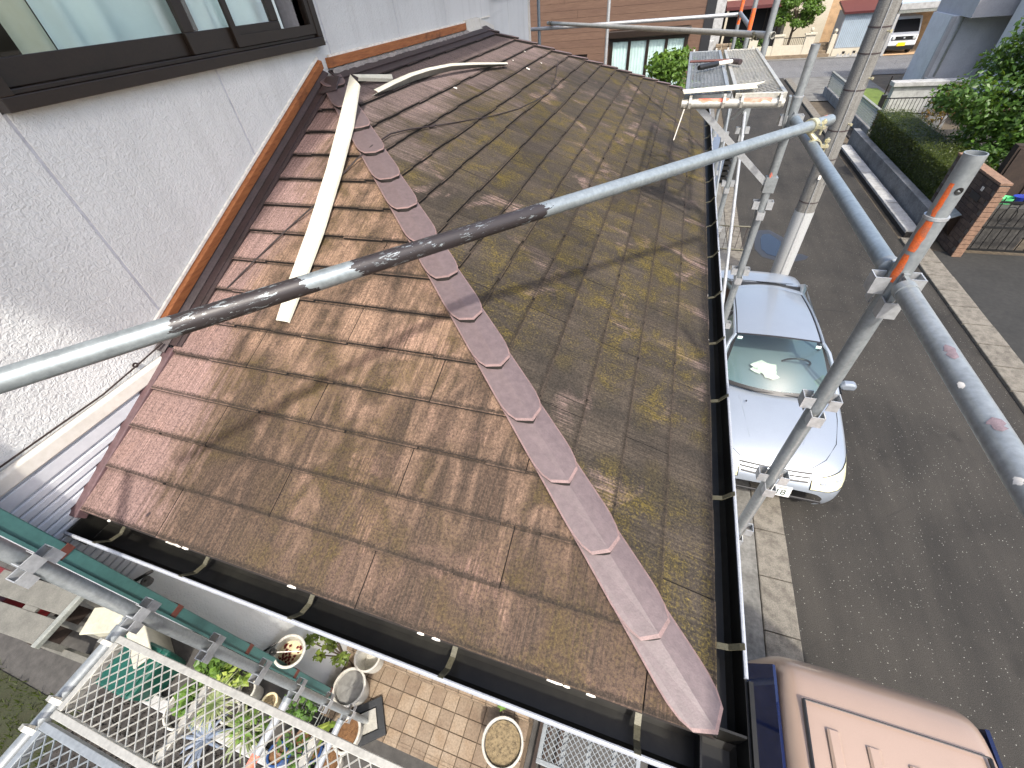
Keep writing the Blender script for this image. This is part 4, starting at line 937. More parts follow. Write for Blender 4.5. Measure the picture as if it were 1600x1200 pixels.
for i in range(15000):
    f = rs.rand()
    if f < 0.48: p = [hx0+rs.normal()*0.025, rs.uniform(hy0, hy1), rs.uniform(hz0, hz1)]; n0 = [-1, 0, 0.1]
    elif f < 0.83: p = [rs.uniform(hx0, hx1), rs.uniform(hy0, hy1), hz1+rs.normal()*0.03]; n0 = [0, 0, 1]
    else: p = [rs.uniform(hx0, hx1), hy0+rs.normal()*0.025, rs.uniform(hz0, hz1)]; n0 = [0, -1, 0.1]
    nn = np.array(n0)*0.9+rs.normal(size=3)*0.45; nn /= np.linalg.norm(nn); a = np.cross(nn, rs.normal(size=3)); a /= np.linalg.norm(a); b = np.cross(nn, a); s = 0.045*(0.6+0.8*rs.rand()); p = np.array(p)
    m.add([p-a*s*.5, p+b*s*.3, p+a*s*.5, p-b*s*.3], [(0, 1, 2), (0, 2, 3)])
m.build('foliage', 'leaf_hedge', hg)
# brick gate wall
simple('brick_a', lin((0.35, 0.29, 0.25)), 0.9, var=0.4, scale=15, bump=0.4); simple('brick_b', lin((0.29, 0.235, 0.205)), 0.9, var=0.4, scale=15, bump=0.4); simple('brick_c', lin((0.52, 0.41, 0.335)), 0.9, var=0.4, scale=15, bump=0.4)  # brick_c is the same brick in a sunlit tone, for end and coping
simple('grout', lin((0.40, 0.37, 0.34)), 0.95, var=0.3, scale=20)
bw = thing('brick_gate_wall', 'brown brick gate wall with end painted lighter as sunlit and a house number', 'wall', (6.5, 12.2, 0))
bcore = MB().box((6.43, 11.23, 0), (6.57, 13.28, 1.53)).build('core', 'grout', bw)
bm = [MB().box((-0.012, -0.105, -0.046), (0.012, 0.105, 0.046)).mesh('brick', q) for q in ('brick_a', 'brick_b')]
rn = random.Random(11)
for r_ in range(15):
    z = 0.055+r_*0.1; off = 0.11 if r_ % 2 else 0.0; y = 11.36+off
    while y < 13.2:
        o = link(bm[rn.random() < 0.5], 'brick', bcore); o.location = (6.424+rn.uniform(-.003, .003), y, z); y += 0.22
em = MB().box((-0.085, -0.016, -0.044), (0.085, 0.016, 0.044)).mesh('brick', 'brick_c')
for r_ in range(15):
    o = link(em, 'brick', bcore); o.location = (6.50, 11.222+rn.uniform(-.003, .003), 0.055+r_*0.1)
cm = MB().box((-0.10, -0.075, -0.02), (0.10, 0.075, 0.02)).mesh('brick', 'brick_c'); y = 11.29
while y < 13.28: o = link(cm, 'coping_brick', bcore); o.location = (6.50, y, 1.552); y += 0.158
simple('sign_dark', lin((0.16, 0.16, 0.17)), 0.4, var=0.2)
npl = MB().box((6.400, 11.55, 1.08), (6.409, 11.95, 1.20)).build('name_plate', 'sign_dark', bw)
for k in (0, 1): MB().box((6.396, 11.62+k*0.05, 1.28), (6.409, 11.64+k*0.05, 1.36)).build('number_stroke', 'white_flake', bw)
pbx = thing('post_box', 'grey slanted metal box standing at the foot of the brick gate wall', 'box', (6.25, 12.0, 0.0))
MB().slab([(6.20, 11.75, 0.62), (6.38, 11.75, 0.72), (6.38, 12.35, 0.72), (6.20, 12.35, 0.62)], 0.52).build('body', 'sash_brown', pbx, bevel=0.01)
MB().slab([(6.185, 11.73, 0.63), (6.395, 11.73, 0.74), (6.395, 12.37, 0.74), (6.185, 12.37, 0.63)], 0.015).build('lid', 'strip_grey', pbx)
# iron gate beside it
ig = thing('iron_gate', 'black wrought iron gate standing in the shade right of the brick wall', 'gate', (8, 11.4, 0))
g = MB(); [g.bar((6.7, 11.4, z), (9.6, 11.4, z), 0.03, 0.04) for z in (0.12, 0.62, 1.15)]; g.build('rail', 'black_plastic', ig)
for i in range(19): MB().tube([(6.75+i*0.155, 11.4, 0.1), (6.75+i*0.155, 11.4, 1.25)], 0.011, 6).build('bar', 'black_plastic', ig)
for i in range(6):
    c = Vector((6.98+i*0.465, 11.4, 0.88)); MB().tube([c+Vector((0.13*math.cos(a), 0, 0.18*math.sin(a))) for a in [k*math.pi/8 for k in range(17)]], 0.009, 6, caps=False).build('scroll', 'black_plastic', ig)
dw = thing('neighbour_porch', 'dark timber fronted porch wall behind the iron gate', 'wall', (9, 13.4, 0))
simple('timber_dark', lin((0.20, 0.155, 0.125)), 0.85, var=0.5, scale=6)
MB().box((7.45, 13.3, 0), (14, 13.5, 1.7)).build('wall', 'timber_dark', dw)
for i in range(9): MB().box((7.5+i*0.55, 13.27, 0.05), (7.98+i*0.55, 13.2995, 1.65)).build('board', 'timber_dark', dw)
for (p, c_, lb) in (((7.35, 11.95, 0.98), lin((0.12, 0.20, 0.55)), 'blue'), ((7.1, 12.0, 0.93), lin((0.42, 0.85, 0.55)), 'green')):
    simple('tub_'+lb, c_, 0.5, var=0.15)
    m = MB(); m.lathe([(0.02, 0), (0.14, 0.0), (0.17, 0.10), (0.175, 0.11), (0.16, 0.11), (0.13, 0.02), (0.02, 0.015)], p, 18, sx=1.0, sy=0.7); tag(m.build('plastic_tub', 'tub_'+lb, smooth=True), lb+' plastic tub on a ledge behind the brick gate wall', 'tub')
led = MB().box((6.85, 11.7, 0), (7.7, 12.3, 0.92)); tag(led.build('ledge', 'concrete_dark', bevel=0.01), 'low concrete ledge with two plastic tubs behind the brick gate wall', 'ledge')
tree('broadleaf_tree', 'dense glossy broadleaf tree leaning over the hedge', (8.7, 15.4, 0), 2.4, cloud((8.55, 15.4, 2.45), (1.95, 1.45, 1.3), 34, 0.62, 4)+[((8.5, 15.4, 2.2), (1.5, 1.1, 1.0)), ((8.3, 14.4, 1.2), (0.9, 0.6, 0.7)), ((9.4, 14.5, 1.3), (0.9, 0.6, 0.8)), ((8.4, 16.6, 1.1), (0.9, 0.7, 0.7)), ((7.9, 15.4, 1.2), (0.6, 1.0, 0.5))], 17500, 0.13, 'leaf_deep', 21, tr=0.1)
tree('rusty_shrub', 'loose shrub with rusty leaves beside the black railing', (8.9, 20.6, 0), 0.9, cloud((8.9, 20.6, 1.0), (0.6, 0.5, 0.5), 9, 0.3, 8), 1100, 0.09, 'leaf_rust', 22, cat='shrub', tr=0.03)
# white block wall, railing, lawn, louvre fence
ww = thing('white_wall', 'short white rendered wall with grey cap behind the black railing', 'wall', (9, 24, 0))
MB().box((8.25, 24.0, 0), (10.6, 24.35, 1.02)).build('wall', 'concrete_white', ww); MB().box((8.15, 23.9, 1.021), (10.7, 24.45, 1.16)).build('cap', 'concrete_white', ww, bevel=0.01)
rl = thing('railing', 'black metal railing between the hedge and the white wall', 'railing', (8.2, 22, 0))
MB().box((7.3, 21.9, 0), (9.6, 22.1, 0.42)).build('plinth', 'wall_stain', rl)
g = MB(); [g.bar((7.3, 22, z), (9.6, 22, z), 0.03, 0.035) for z in (0.50, 1.0)]; g.build('rail', 'black_plastic', rl)
for i in range(20): MB().bar((7.36+i*0.118, 22, 0.43), (7.36+i*0.118, 22, 0.985), 0.014, 0.014, (0, 1, 0)).build('baluster', 'black_plastic', rl)
MB().box((7.28, 21.92, 0.0), (7.42, 22.06, 1.12)).build('post', 'black_plastic', rl)
struct('garden_bed', sheet(6.4, 12.4, 12, 21.8, 0.01), 'soil')
struct('lawn', sheet(7.1, 22.6, 9.4, 29.5, 0.02), 'lawn_green')
fe = thing('louvre_fence', 'grey louvre fence on a concrete block base along the side street', 'fence', (6.9, 25, 0))
y = 20.4
while y < 28.3: MB().box((6.82, y, 0), (6.98, y+0.794, 0.34)).build('base_block', 'wall_stain', fe, bevel=0.006); y += 0.8
for y in (20.45, 23.0, 25.6, 28.2): MB().box((6.87, y-0.03, 0.341), (6.93, y+0.03, 0.95)).build('post', 'sash_brown', fe)
for i in range(8): MB().slab([(6.862, 20.48, 0.40+i*0.068), (6.862, 28.17, 0.40+i*0.068), (6.90, 28.17, 0.435+i*0.068), (6.90, 20.48, 0.435+i*0.068)], 0.008).build('slat', 'strip_grey', fe)
MB().box((6.85, 20.44, 0.951), (6.95, 28.22, 0.975)).build('top_rail', 'strip_grey', fe)
# pale house behind the tree
simple('render_pale', lin((0.76, 0.765, 0.775)), 0.85, var=0.15, scale=2, bump=0.15); simple('render_grey', lin((0.63, 0.63, 0.64)), 0.85, var=0.15, scale=2)
rh = thing('pale_house', 'pale rendered two storey house with overhanging upper floor behind the tree', 'house', (13, 30, 0))
MB().box((10.6, 28.0, 0), (20, 30.4, 2.75)).build('ground_floor', 'render_pale', rh); MB().box((10.75, 26.9, 2.751), (20, 30.6, 6.6)).build('upper_floor', 'render_grey', rh)
MB().box((11.9, 20.0, 0), (20, 26.5, 6.0)).build('front_wing', 'render_pale', rh)
MB().box((10.50, 27.92, 0), (10.66, 28.06, 2.74)).build('corner_post', 'render_grey', rh); MB().tube([(10.9, 27.94, 0), (10.9, 27.94, 2.74)], 0.04, 10).build('downpipe', 'strip_grey', rh)
acu = thing('air_conditioner', 'white outdoor air conditioner unit at the foot of the pale house', 'air conditioner', (10.9, 27.5, 0))
MB().box((10.55, 27.2, 0.06), (10.95, 27.95, 0.66)).build('casing', 'concrete_white', acu, bevel=0.02)
m = MB(); m.lathe([(0.03, 0), (0.22, 0), (0.22, 0.012), (0.03, 0.012)], (0, 0, 0), 20, Matrix.Translation((10.545, 27.58, 0.36)) @ Matrix.Rotation(-math.pi/2, 4, 'Y')); m.build('fan_grille', 'sash_brown', acu)
tk = MB(); tk.tube([(9.0+0.6*k, 27.0+0.5*(k % 2), 0.02 if k % 2 else 0.75) for k in range(4)], 0.02, 6); tk.tube([(9.0, 27.0, 0), (9.0, 27.0, 0.9)], 0.025, 6); tag(tk.build('pipe_rack', 'sash_brown'), 'thin zigzag pipe rack on the pale corner pavement', 'rack')
# ---------------------------------------------------------------- brown clad house beyond the roof
def cladM():
    t = NT('cladding'); p = t.pos(); g = t.noise(t.mapped(p, (0.8, 1, 16)), 5, 5, 0.65, 0.5); b = t.noise(t.mapped(p, (0.35, 1, 3)), 2.0, 3)
    c = t.mix(t.ramp(g, 0.3, 0.7), lin((0.46, 0.365, 0.305)), lin((0.36, 0.28, 0.23))); c = t.mix(t.math('MULTIPLY', t.ramp(b, 0.4, 0.7), 0.4), c, lin((0.33, 0.25, 0.215)))
    oi = t.n('ObjectInfo').outputs['Random']; t.col(c); t.set(0.7, 0, 0.3)
cladM()
BYF = 14.0
bh = thing('brown_house', 'house clad in reddish brown boards beyond the far end of the slate roof', 'house', (-4, 17, 0))
bcw = MB().box((-9, BYF+0.02, 0), (0.34, BYF+7, 7.5)).build('wall', 'sash_brown', bh)
wins = [(-1.86, -0.04, 1.9, 3.98), (-2.92, -2.52, 2.95, 3.62), (-3.75, -3.2, 2.9, 3.55)]
z = 1.0; rn = random.Random(2)
while z < 6.6:
    xs = [-9.0]
    for (a, b, c, d) in sorted(wins):
        if z < d+0.02 and z+0.15 > c-0.02: xs += [a-0.03, b+0.03]
    xs.append(0.30)
    for a, b in zip(xs[0::2], xs[1::2]):
        cut = rn.uniform(a+0.3*(b-a), a+0.7*(b-a))
        for (p, q) in ((a, cut-0.003), (cut+0.003, b)) if b-a > 1.5 else ((a, b),): MB().box((p, BYF-0.004, z), (q, BYF+0.0195, z+0.146)).build('board', 'cladding', bcw)
    z += 0.15
MB().box((0.302, BYF-0.02, 0), (0.52, BYF+7, 7.5)).build('corner_trim', 'sign_dark', bcw)
w = wins[0]; wf = MB(); fx = BYF-0.05
wf.box((w[0]-0.05, fx, w[2]), (w[0]+0.02, BYF+0.019, w[3])); wf.box((w[1]-0.02, fx, w[2]), (w[1]+0.05, BYF+0.019, w[3])); wf.box((w[0]-0.05, fx-0.001, w[3]-0.06), (w[1]+0.05, BYF+0.0185, w[3]))
wo = wf.build('window', 'sash_brown', bh); MB().box((w[0]-0.09, fx-0.10, w[3]+0.001), (w[1]+0.09, BYF-0.005, w[3]+0.16)).build('shade_box', 'sash_brown', wo, bevel=0.02)
for k in range(5):
    x = w[0]+(w[1]-w[0])*k/4; MB().box((x-0.035, fx+0.005, w[2]), (x+0.035, BYF+0.01, w[3]-0.061)).build('mullion', 'sash_brown', wo)
for k in range(4):
    a = w[0]+(w[1]-w[0])*k/4+0.036; b = w[0]+(w[1]-w[0])*(k+1)/4-0.036
    MB().box((a, BYF-0.035, w[2]), (b, BYF-0.03, w[3]-0.062)).build('pane', 'pane', wo)
    n = 24; rows = [[(a+(b-a)*i/n, BYF-0.008+0.006*math.sin(i*1.3), z) for z in (w[2], w[3]-0.07)] for i in range(n+1)]
    MB().grid(rows).build('curtain', 'curtain', wo, smooth=True, sharp=0)
for w in wins[1:]:
    wf = MB(); wf.box((w[0]-0.03, BYF-0.03, w[2]-0.04), (w[1]+0.03, BYF-0.004, w[2])); wf.box((w[0]-0.03, BYF-0.03, w[3]), (w[1]+0.03, BYF-0.004, w[3]+0.04)); wf.box((w[0]-0.03, BYF-0.029, w[2]), (w[0], BYF-0.004, w[3])); wf.box((w[1], BYF-0.029, w[2]), (w[1]+0.03, BYF-0.004, w[3]))
    o = wf.build('window', 'sash_brown', bh); MB().box((w[0], BYF-0.012, w[2]), (w[1], BYF-0.006, w[3])).build('pane', 'pane_dark', o); [MB().box((w[0], BYF-0.005, w[2]+0.02+k*0.08), (w[1], BYF-0.0035, w[2]+0.08+k*0.08)).build('blind_slat', 'shutter_grey', o) for k in range(int((w[3]-w[2])/0.08))]
MB().slab([(-9.3, BYF-0.5, 7.5), (0.8, BYF-0.5, 7.5), (0.8, BYF+7.5, 7.5), (-9.3, BYF+7.5, 7.5)], 0.15).build('roof', 'sign_dark', bh)
tb = at(1052, 108, 1, 11.6); tree('garden_tree', 'bright green garden tree in front of the brown clad house', (tb[0], 11.6, 0), 2.6, cloud((tb[0]+0.05, 11.6, tb[2]-0.32), (0.62, 0.5, 0.62), 15, 0.3, 3), 3400, 0.095, 'leaf_bright', 31, tr=0.05)
# low beige gate, storage cabinet and crate on the left verge
lg = thing('low_gate', 'low beige tubular barrier with thin bars on the verge by the puddle', 'barrier', (1.8, 10.8, 0))
for z, a, b in ((0.63, 1.30, 2.28), (0.05, 1.30, 2.12)): MB().tube([(a, 10.8, z), (b, 10.8, z)], 0.018, 10).build('rail', 'bracket_olive', lg, smooth=True)
for i in range(6): MB().tube([(1.36+i*0.14, 10.8, 0.05), (1.36+i*0.14, 10.8, 0.63)], 0.006, 6).build('bar', 'flashing_brown', lg)
simple('cabinet_blue', lin((0.40, 0.44, 0.50)), 0.5, var=0.2)
MB_ = MB().box((0.95, 12.3, 0), (1.35, 14.9, 1.7)); tag(MB_.build('storage_cabinet', 'cabinet_blue', bevel=0.02), 'blue grey storage cabinet behind the far end of the black gutter', 'cabinet')
cr = thing('crate', 'black plastic crate under the mesh decks beside the cabinet', 'crate', (1.55, 15.8, 0))
for k in range(5): MB().box((1.3, 15.5, 0.1+k*0.16), (1.9, 16.2, 0.2+k*0.16)).build('tier', 'black_plastic', cr)
# ---------------------------------------------------------------- across the cross road
simple('cream', lin((0.74, 0.71, 0.635)), 0.85, var=0.2, scale=3, dirt=lin((0.68, 0.63, 0.54))); simple('maroon', lin((0.32, 0.135, 0.135)), 0.6, var=0.2); simple('shed_white', lin((0.64, 0.70, 0.74)), 0.5, var=0.15, scale=3)
simple('stone_step', lin((0.50, 0.44, 0.36)), 0.9, var=0.5, scale=4); simple('sand', lin((0.72, 0.60, 0.46)), 0.9, var=0.3, scale=3)
YF = 40.2
fw = thing('garden_fence_wall', 'cream garden wall with pillars and black iron panel across the cross road', 'wall', (7, YF, 0))
MB().box((4.2, YF, 0.02), (8.0, YF+0.22, 0.72)).build('wall', 'cream', fw); MB().box((4.1, YF-0.15, 0.02), (8.3, YF-0.001, 0.2)).build('step', 'stone_step', fw)
for x in (4.35, 5.9, 7.75): MB().box((x-0.28, YF-0.03, 0.02), (x+0.28, YF+0.25, 1.22)).build('pillar', 'cream', fw, bevel=0.02); MB().box((x-0.34, YF-0.09, 1.221), (x+0.34, YF+0.31, 1.30)).build('pillar_cap', 'cream', fw)
MB().lathe([(0.0, 0.30), (0.08, 0.27), (0.11, 0.18), (0.08, 0.09), (0.05, 0.05), (0.08, 0.0)], (7.75, YF+0.11, 1.30), 12).build('finial', 'cream', fw, smooth=True)
for i in range(11): MB().box((6.25+i*0.11, YF+0.08, 0.721), (6.27+i*0.11, YF+0.11, 1.08)).build('iron_bar', 'black_plastic', fw)
MB().box((6.19, YF+0.075, 1.081), (7.46, YF+0.115, 1.12)).build('iron_rail', 'black_plastic', fw)
st_ = thing('stone_steps', 'weathered stone steps between the cream wall and the white shed', 'steps', (8.6, YF, 0))
for k in range(4): MB().box((8.05, YF-0.2+k*0.3, 0.02), (9.15, YF+1.2, 0.18+k*0.16)).build('step', 'stone_step', st_) if k == 0 else MB().box((8.06, YF-0.2+k*0.3, 0.181+(k-1)*0.16), (9.14, YF+1.199-k*0.001, 0.18+k*0.16)).build('step', 'stone_step', st_)
tree('garden_tree', 'leafy green tree rising behind the cream garden wall', (6.7, YF+1.2, 0), 2.4, cloud((6.75, YF+1.2, 2.5), (1.15, 0.8, 1.25), 20, 0.5, 14), 5200, 0.16, 'leaf_bright', 41, tr=0.1)
fh = thing('far_house', 'house with maroon awning and dark veranda behind the cream garden wall', 'house', (3.5, YF+4, 0))
MB().box((-1.5, YF+4, 0.02), (9.2, YF+9, 6.0)).build('wall', 'cream', fh)
MB().box((2.2, YF+3.97, 0.3), (6.6, YF+3.9995, 2.75)).build('veranda_opening', 'room_dark', fh)
for k in range(5): MB().box((2.3+k*0.95, YF+3.93, 0.3), (2.36+k*0.95, YF+3.969, 2.75)).build('mullion', 'sash_brown', fh)
MB().slab([(2.3, YF+2.6, 2.72), (6.4, YF+2.6, 2.72), (6.4, YF+4, 3.05), (2.3, YF+4, 3.05)], 0.1).build('awning', 'maroon', fh)
MB().box((2.3, YF+2.58, 2.60), (6.4, YF+2.599, 2.78)).build('awning_valance', 'maroon', fh)
for x in (2.45, 6.3): MB().box((x-0.07, YF+2.62, 0.02), (x+0.07, YF+2.76, 2.6)).build('awning_post', 'cream', fh)
MB().box((1.0, YF+0.2, 0.02), (2.1, YF+0.7, 3.6)).build('grey_pillar', 'concrete_white', fh)
dk = MB().box((-0.4, YF-0.1, 0.02), (0.95, YF+3, 5.0)); tag(dk.build('dark_annex', 'sign_dark', bevel=0.02), 'dark grey annex block beside the grey pillar', 'building')
gb = MB().box((1.0, YF-0.35, 0.02), (1.75, YF+0.15, 1.25)); tag(gb.build('gate_pillar', 'concrete_white', bevel=0.03), 'pale grey gate pillar in front of the dark annex', 'pillar')
bs = thing('brick_stack', 'stepped stack of pale stones beside the grey gate pillar', 'stone stack', (2.5, YF, 0))
rn = random.Random(4)
for k in range(6):
    for j in range(3): MB().box((1.95+j*0.42, YF-0.3, 0.03+k*0.17), (2.34+j*0.42+rn.uniform(-.04, 0), YF+0.1, 0.18+k*0.17)).build('stone', 'stone_step', bs, bevel=0.02)
sb_ = leaves(cloud((3.9, YF+0.8, 0.9), (1.2, 0.3, 0.35), 7, 0.3, 5), 600, 0.14, 9); tag(sb_.build('low_shrub', 'leaf_deep'), 'low dark shrub under the maroon awning', 'shrub')
shd = thing('garden_shed', 'white corrugated garden shed with maroon roof', 'shed', (10.3, YF+0.9, 0))
MB().box((9.35, YF+0.05, 0.4), (11.5, YF+1.9, 2.25)).build('body', 'render_grey', shd); MB().box((9.3, YF-0.05, 0.02), (11.6, YF+1.95, 0.399)).build('base', 'cream', shd)
for k in range(19): MB().box((9.4+k*0.11, YF+0.015, 0.45), (9.475+k*0.11, YF+0.0495, 2.2)).build('corrugation', 'shed_white', shd)
MB().slab([(9.2, YF-0.2, 2.26), (11.65, YF-0.2, 2.26), (11.65, YF+2.1, 2.7), (9.2, YF+2.1, 2.7)], 0.12).build('roof', 'maroon', shd)
for x in (9.9, 10.5): MB().box((x, YF-0.055, 0.12), (x+0.16, YF-0.0505, 0.26)).build('vent', 'black_plastic', shd)
MB().lathe([(0.0, 0.30), (0.08, 0.27), (0.11, 0.18), (0.08, 0.09), (0.05, 0.05), (0.08, 0.0)], (9.15, YF+0.1, 1.15), 12).build('finial', 'cream', shd, smooth=True); MB().box((9.02, YF, 0.02), (9.29, YF+0.3, 1.15)).build('pillar', 'cream', shd)
for k in range(3):
    m = MB(); x = 9.5+k*0.42; m.slab([(x, YF-0.45, 0.02), (x+0.1, YF-0.45, 0.22), (x+0.2, YF-0.45, 0.06), (x+0.3, YF-0.45, 0.22), (x+0.4, YF-0.45, 0.02)], 0.06); tag(m.build('wheel_chock', 'concrete_white'), ['white zigzag concrete block nearest the stone steps', 'white zigzag concrete block midway along the shed foot', 'white zigzag concrete block nearest the carport'][k], 'concrete block', 'zigzag blocks by the shed')
oh = MB().box((8.6, YF+4.1, 0.02), (16, YF+10, 6.5)); tag(oh.build('orange_house', 'sand', bevel=0.02), 'sand coloured house wall behind the shed', 'house')
cp = thing('carport', 'white carport with grey flat roof across the cross road', 'carport', (14, YF+2, 0))
MB().slab([(11.9, YF-0.9, 2.55), (17.5, YF-0.9, 2.55), (17.5, YF+5, 2.75), (11.9, YF+5, 2.75)], 0.05).build('roof', 'shed_white', cp); MB().box((11.9, YF-0.98, 2.22), (17.5, YF-0.86, 2.50)).build('front_beam', 'concrete_white', cp); MB().box((11.9, YF-0.96, 2.06), (17.5, YF-0.88, 2.219)).build('gutter', 'strip_grey', cp)
for x in (11.95, 14.55, 17.4): MB().box((x-0.07, YF-0.95, 0.02), (x+0.07, YF-0.85, 2.06)).build('post', 'concrete_white', cp)
MB().box((11.85, YF+5.0, 0.02), (17.5, YF+5.1, 2.5)).build('back_wall', 'room_dark', cp); MB().box((11.8, YF-0.2, 0.02), (11.86, YF+5, 2.2)).build('side_wall', 'timber_dark', cp)
tag(sheet(11.8, 39.4, 18, 46, 0.024).build('carport_floor', 'sand'), kind='structure')
for k in range(4): MB().box((13.6+k*0.35, YF+1, 3.2), (13.8+k*0.35, YF+1.4, 4.4)).build('balcony_slat', 'concrete_white', cp)
bx = MB(); bx.prism([(0, 0), (1.9, 0), (2.2, 0.45), (-0.1, 0.45)], lambda u, v, t: (15.2+u, t, 2.80+v), YF-0.4, YF+1.0); tag(bx.build('roof_box', 'concrete_white', bevel=0.02), 'white box standing on the carport roof', 'box')
# white boxy van in the carport
simple('van_white', lin((0.86, 0.87, 0.88)), 0.25, var=0.05); simple('plate_yellow', lin((0.95, 0.78, 0.12)), 0.5, var=0.1); simple('headlamp', lin((0.80, 0.82, 0.82)), 0.15, 0.2, var=0.1)
wv = thing('white_van', 'white boxy van with yellow number plate parked under the carport', 'van', (12.95, YF+1.2, 0))
x0, x1, y0 = 12.22, 13.70, YF-0.35
pf = [(0, 0.28), (0.02, 0.75), (0.10, 1.02), (0.62, 1.72), (0.75, 1.80), (3.2, 1.80), (3.35, 1.7), (3.35, 0.28)]
MB().prism(pf, lambda u, v, t: (t, y0+u, v), x0, x1).build('body', 'van_white', wv, bevel=0.05)
MB().slab([(x0+0.08, y0+0.135, 1.10), (x1-0.08, y0+0.135, 1.10), (x1-0.14, y0+0.56, 1.68), (x0+0.14, y0+0.56, 1.68)], 0.01, n=Vector((0, -0.8, 0.6))).build('windscreen', 'room_dark', wv)
MB().box((x0+0.1, y0-0.015, 0.72), (x1-0.1, y0+0.03, 0.90)).build('grille', 'black_plastic', wv); MB().box((x0+0.02, y0-0.04, 0.22), (x1-0.02, y0+0.05, 0.46)).build('bumper', 'black_plastic', wv, bevel=0.03)
MB().box((x0+0.5, y0-0.05, 0.42), (x1-0.55, y0-0.041, 0.60)).build('number_plate', 'plate_yellow', wv)
for x in (x0+0.2, x1-0.2): m = MB(); m.lathe([(0.0, 0.03), (0.07, 0.02), (0.09, 0)], (0, 0, 0), 14, Matrix.Translation((x, y0-0.02, 0.81)) @ Matrix.Rotation(math.pi/2, 4, 'X')); m.build('headlight', 'headlamp', wv, smooth=True)
m = MB(); m.tube([(x0+0.74, y0-0.03, 0.79), (x0+0.74, y0-0.03, 0.85)], 0.05, 8); m.build('emblem', 'headlamp', wv)
for x in (x0+0.09, x1-0.09):
    for y in (y0+0.55, y0+2.75): MB().tube([(x-0.075, y, 0.28), (x+0.075, y, 0.28)], 0.28, 18).build('wheel', 'rubber', wv, smooth=True)
# ---------------------------------------------------------------- silver car
def carpaint(name, c, rough=0.28, metal=0.55):
    t = NT(name); p = t.pos(); f = t.noise(p, 900, 2, 0.5); d = t.noise(p, 3, 4, 0.6)
    cc = t.mix(0.12, c, t.ramp(f, 0.3, 0.7), 'OVERLAY'); cc = t.mix(t.math('MULTIPLY', t.ramp(d, 0.5, 0.8), 0.25), cc, tuple(v*0.75 for v in c))
    t.col(cc); t.set(rough, metal, 0.5, **{'Coat Weight': 0.6, 'Coat Roughness': 0.06}); return t.m
carpaint('silver_paint', lin((0.57, 0.60, 0.635)), 0.34, 0.4); carpaint('bronze_paint', lin((0.63, 0.54, 0.475)), 0.36, 0.2)
simple('seal_black', (0.010, 0.010, 0.011), 0.45, var=0.2); simple('seat_beige', lin((0.62, 0.61, 0.53)), 0.9, var=0.2, scale=8); simple('dash_grey', lin((0.50, 0.55, 0.53)), 0.8, var=0.25, scale=5)
simple('lamp_lens', lin((0.80, 0.79, 0.66)), 0.08, 0.15, var=0.25, scale=16, dirt=lin((0.60, 0.58, 0.44))); simple('plate_white', lin((0.90, 0.90, 0.88)), 0.5, var=0.1); simple('plate_green', lin((0.10, 0.22, 0.17)), 0.6, var=0.1)
simple('red_interior', lin((0.40, 0.12, 0.14)), 0.8, var=0.2); simple('tail_red', lin((0.55, 0.06, 0.06)), 0.2, var=0.1)
CX, CY = 1.86, 3.56
car = thing('silver_car', 'silver hatchback car parked half on the kerb facing the brown van', 'car', (CX, CY, 0))
def cw_(x, y, z): return (CX+x, CY+y, z)
stn = [(0.00, .58, .26, .47, .49), (0.025, .68, .24, .535, .555), (0.07, .735, .23, .585, .61), (0.16, .775, .24, .64, .675), (0.30, .815, .22, .70, .75), (0.55, .84, .21, .77, .835), (0.85, .85, .20, .83, .91), (1.12, .853, .20, .875, .962), (1.35, .855, .20, .905, .975), (2.2, .855, .20, .925, .95), (3.2, .855, .20, .925, .95), (3.7, .845, .21, .94, .985), (4.15, .825, .22, .935, .99), (4.45, .80, .24, .915, .975), (4.60, .77, .28, .86, .92), (4.70, .71, .32, .74, .80), (4.75, .60, .36, .60, .62)]
rows = []
for (y, w, zb, zs, zt) in stn:
    half = [(w-.10, zb), (w-.03, zb+.05), (w, zb+.5*(zs-zb)), (w-.008, zs-.10*(zs/.9)), (w-.035, zs-.03), (w-.085, zs+.004), (w*.72, zs+.55*(zt-zs)), (w*.42, zs+.86*(zt-zs)), (0, zt)]
    full = [cw_(-a, y, b) for a, b in half]+[cw_(a, y, b) for a, b in half[-2::-1]]
    rows.append(full)
# rows run across; swap so that faces point outwards
b = MB(); b.grid([r[::-1] for r in rows]); body = b.build('body', 'silver_paint', car, smooth=True, sharp=0.9)
sub = body.modifiers.new('sub', 'SUBSURF'); sub.levels = 1; sub.render_levels = 2
MB().box(cw_(-.80, .3, .17), cw_(.80, 4.2, .26)).build('floor_pan', 'seal_black', car)
from mathutils.bvhtree import BVHTree
_dg = bpy.context.evaluated_depsgraph_get(); _ev = body.evaluated_get(_dg); _me = _ev.to_mesh()
_bv = BVHTree.FromPolygons([v.co.copy() for v in _me.vertices], [tuple(p.vertices) for p in _me.polygons])
def skin(x, y, off=0.0):
    """point of the body shell straight below (x, y), lifted along its normal"""
    h = _bv.ray_cast(Vector(cw_(x, y, 3.0)), Vector((0, 0, -1)))
    if h[0] is None: return Vector(cw_(x, y, 0.6))
    n = h[1] if h[1].z > 0 else -h[1]
    return h[0]+n*off
def fronty(x):
    y = 0.0
    while y < 0.6 and _bv.ray_cast(Vector(cw_(x, y, 3.0)), Vector((0, 0, -1)))[0] is None: y += 0.005
    return y
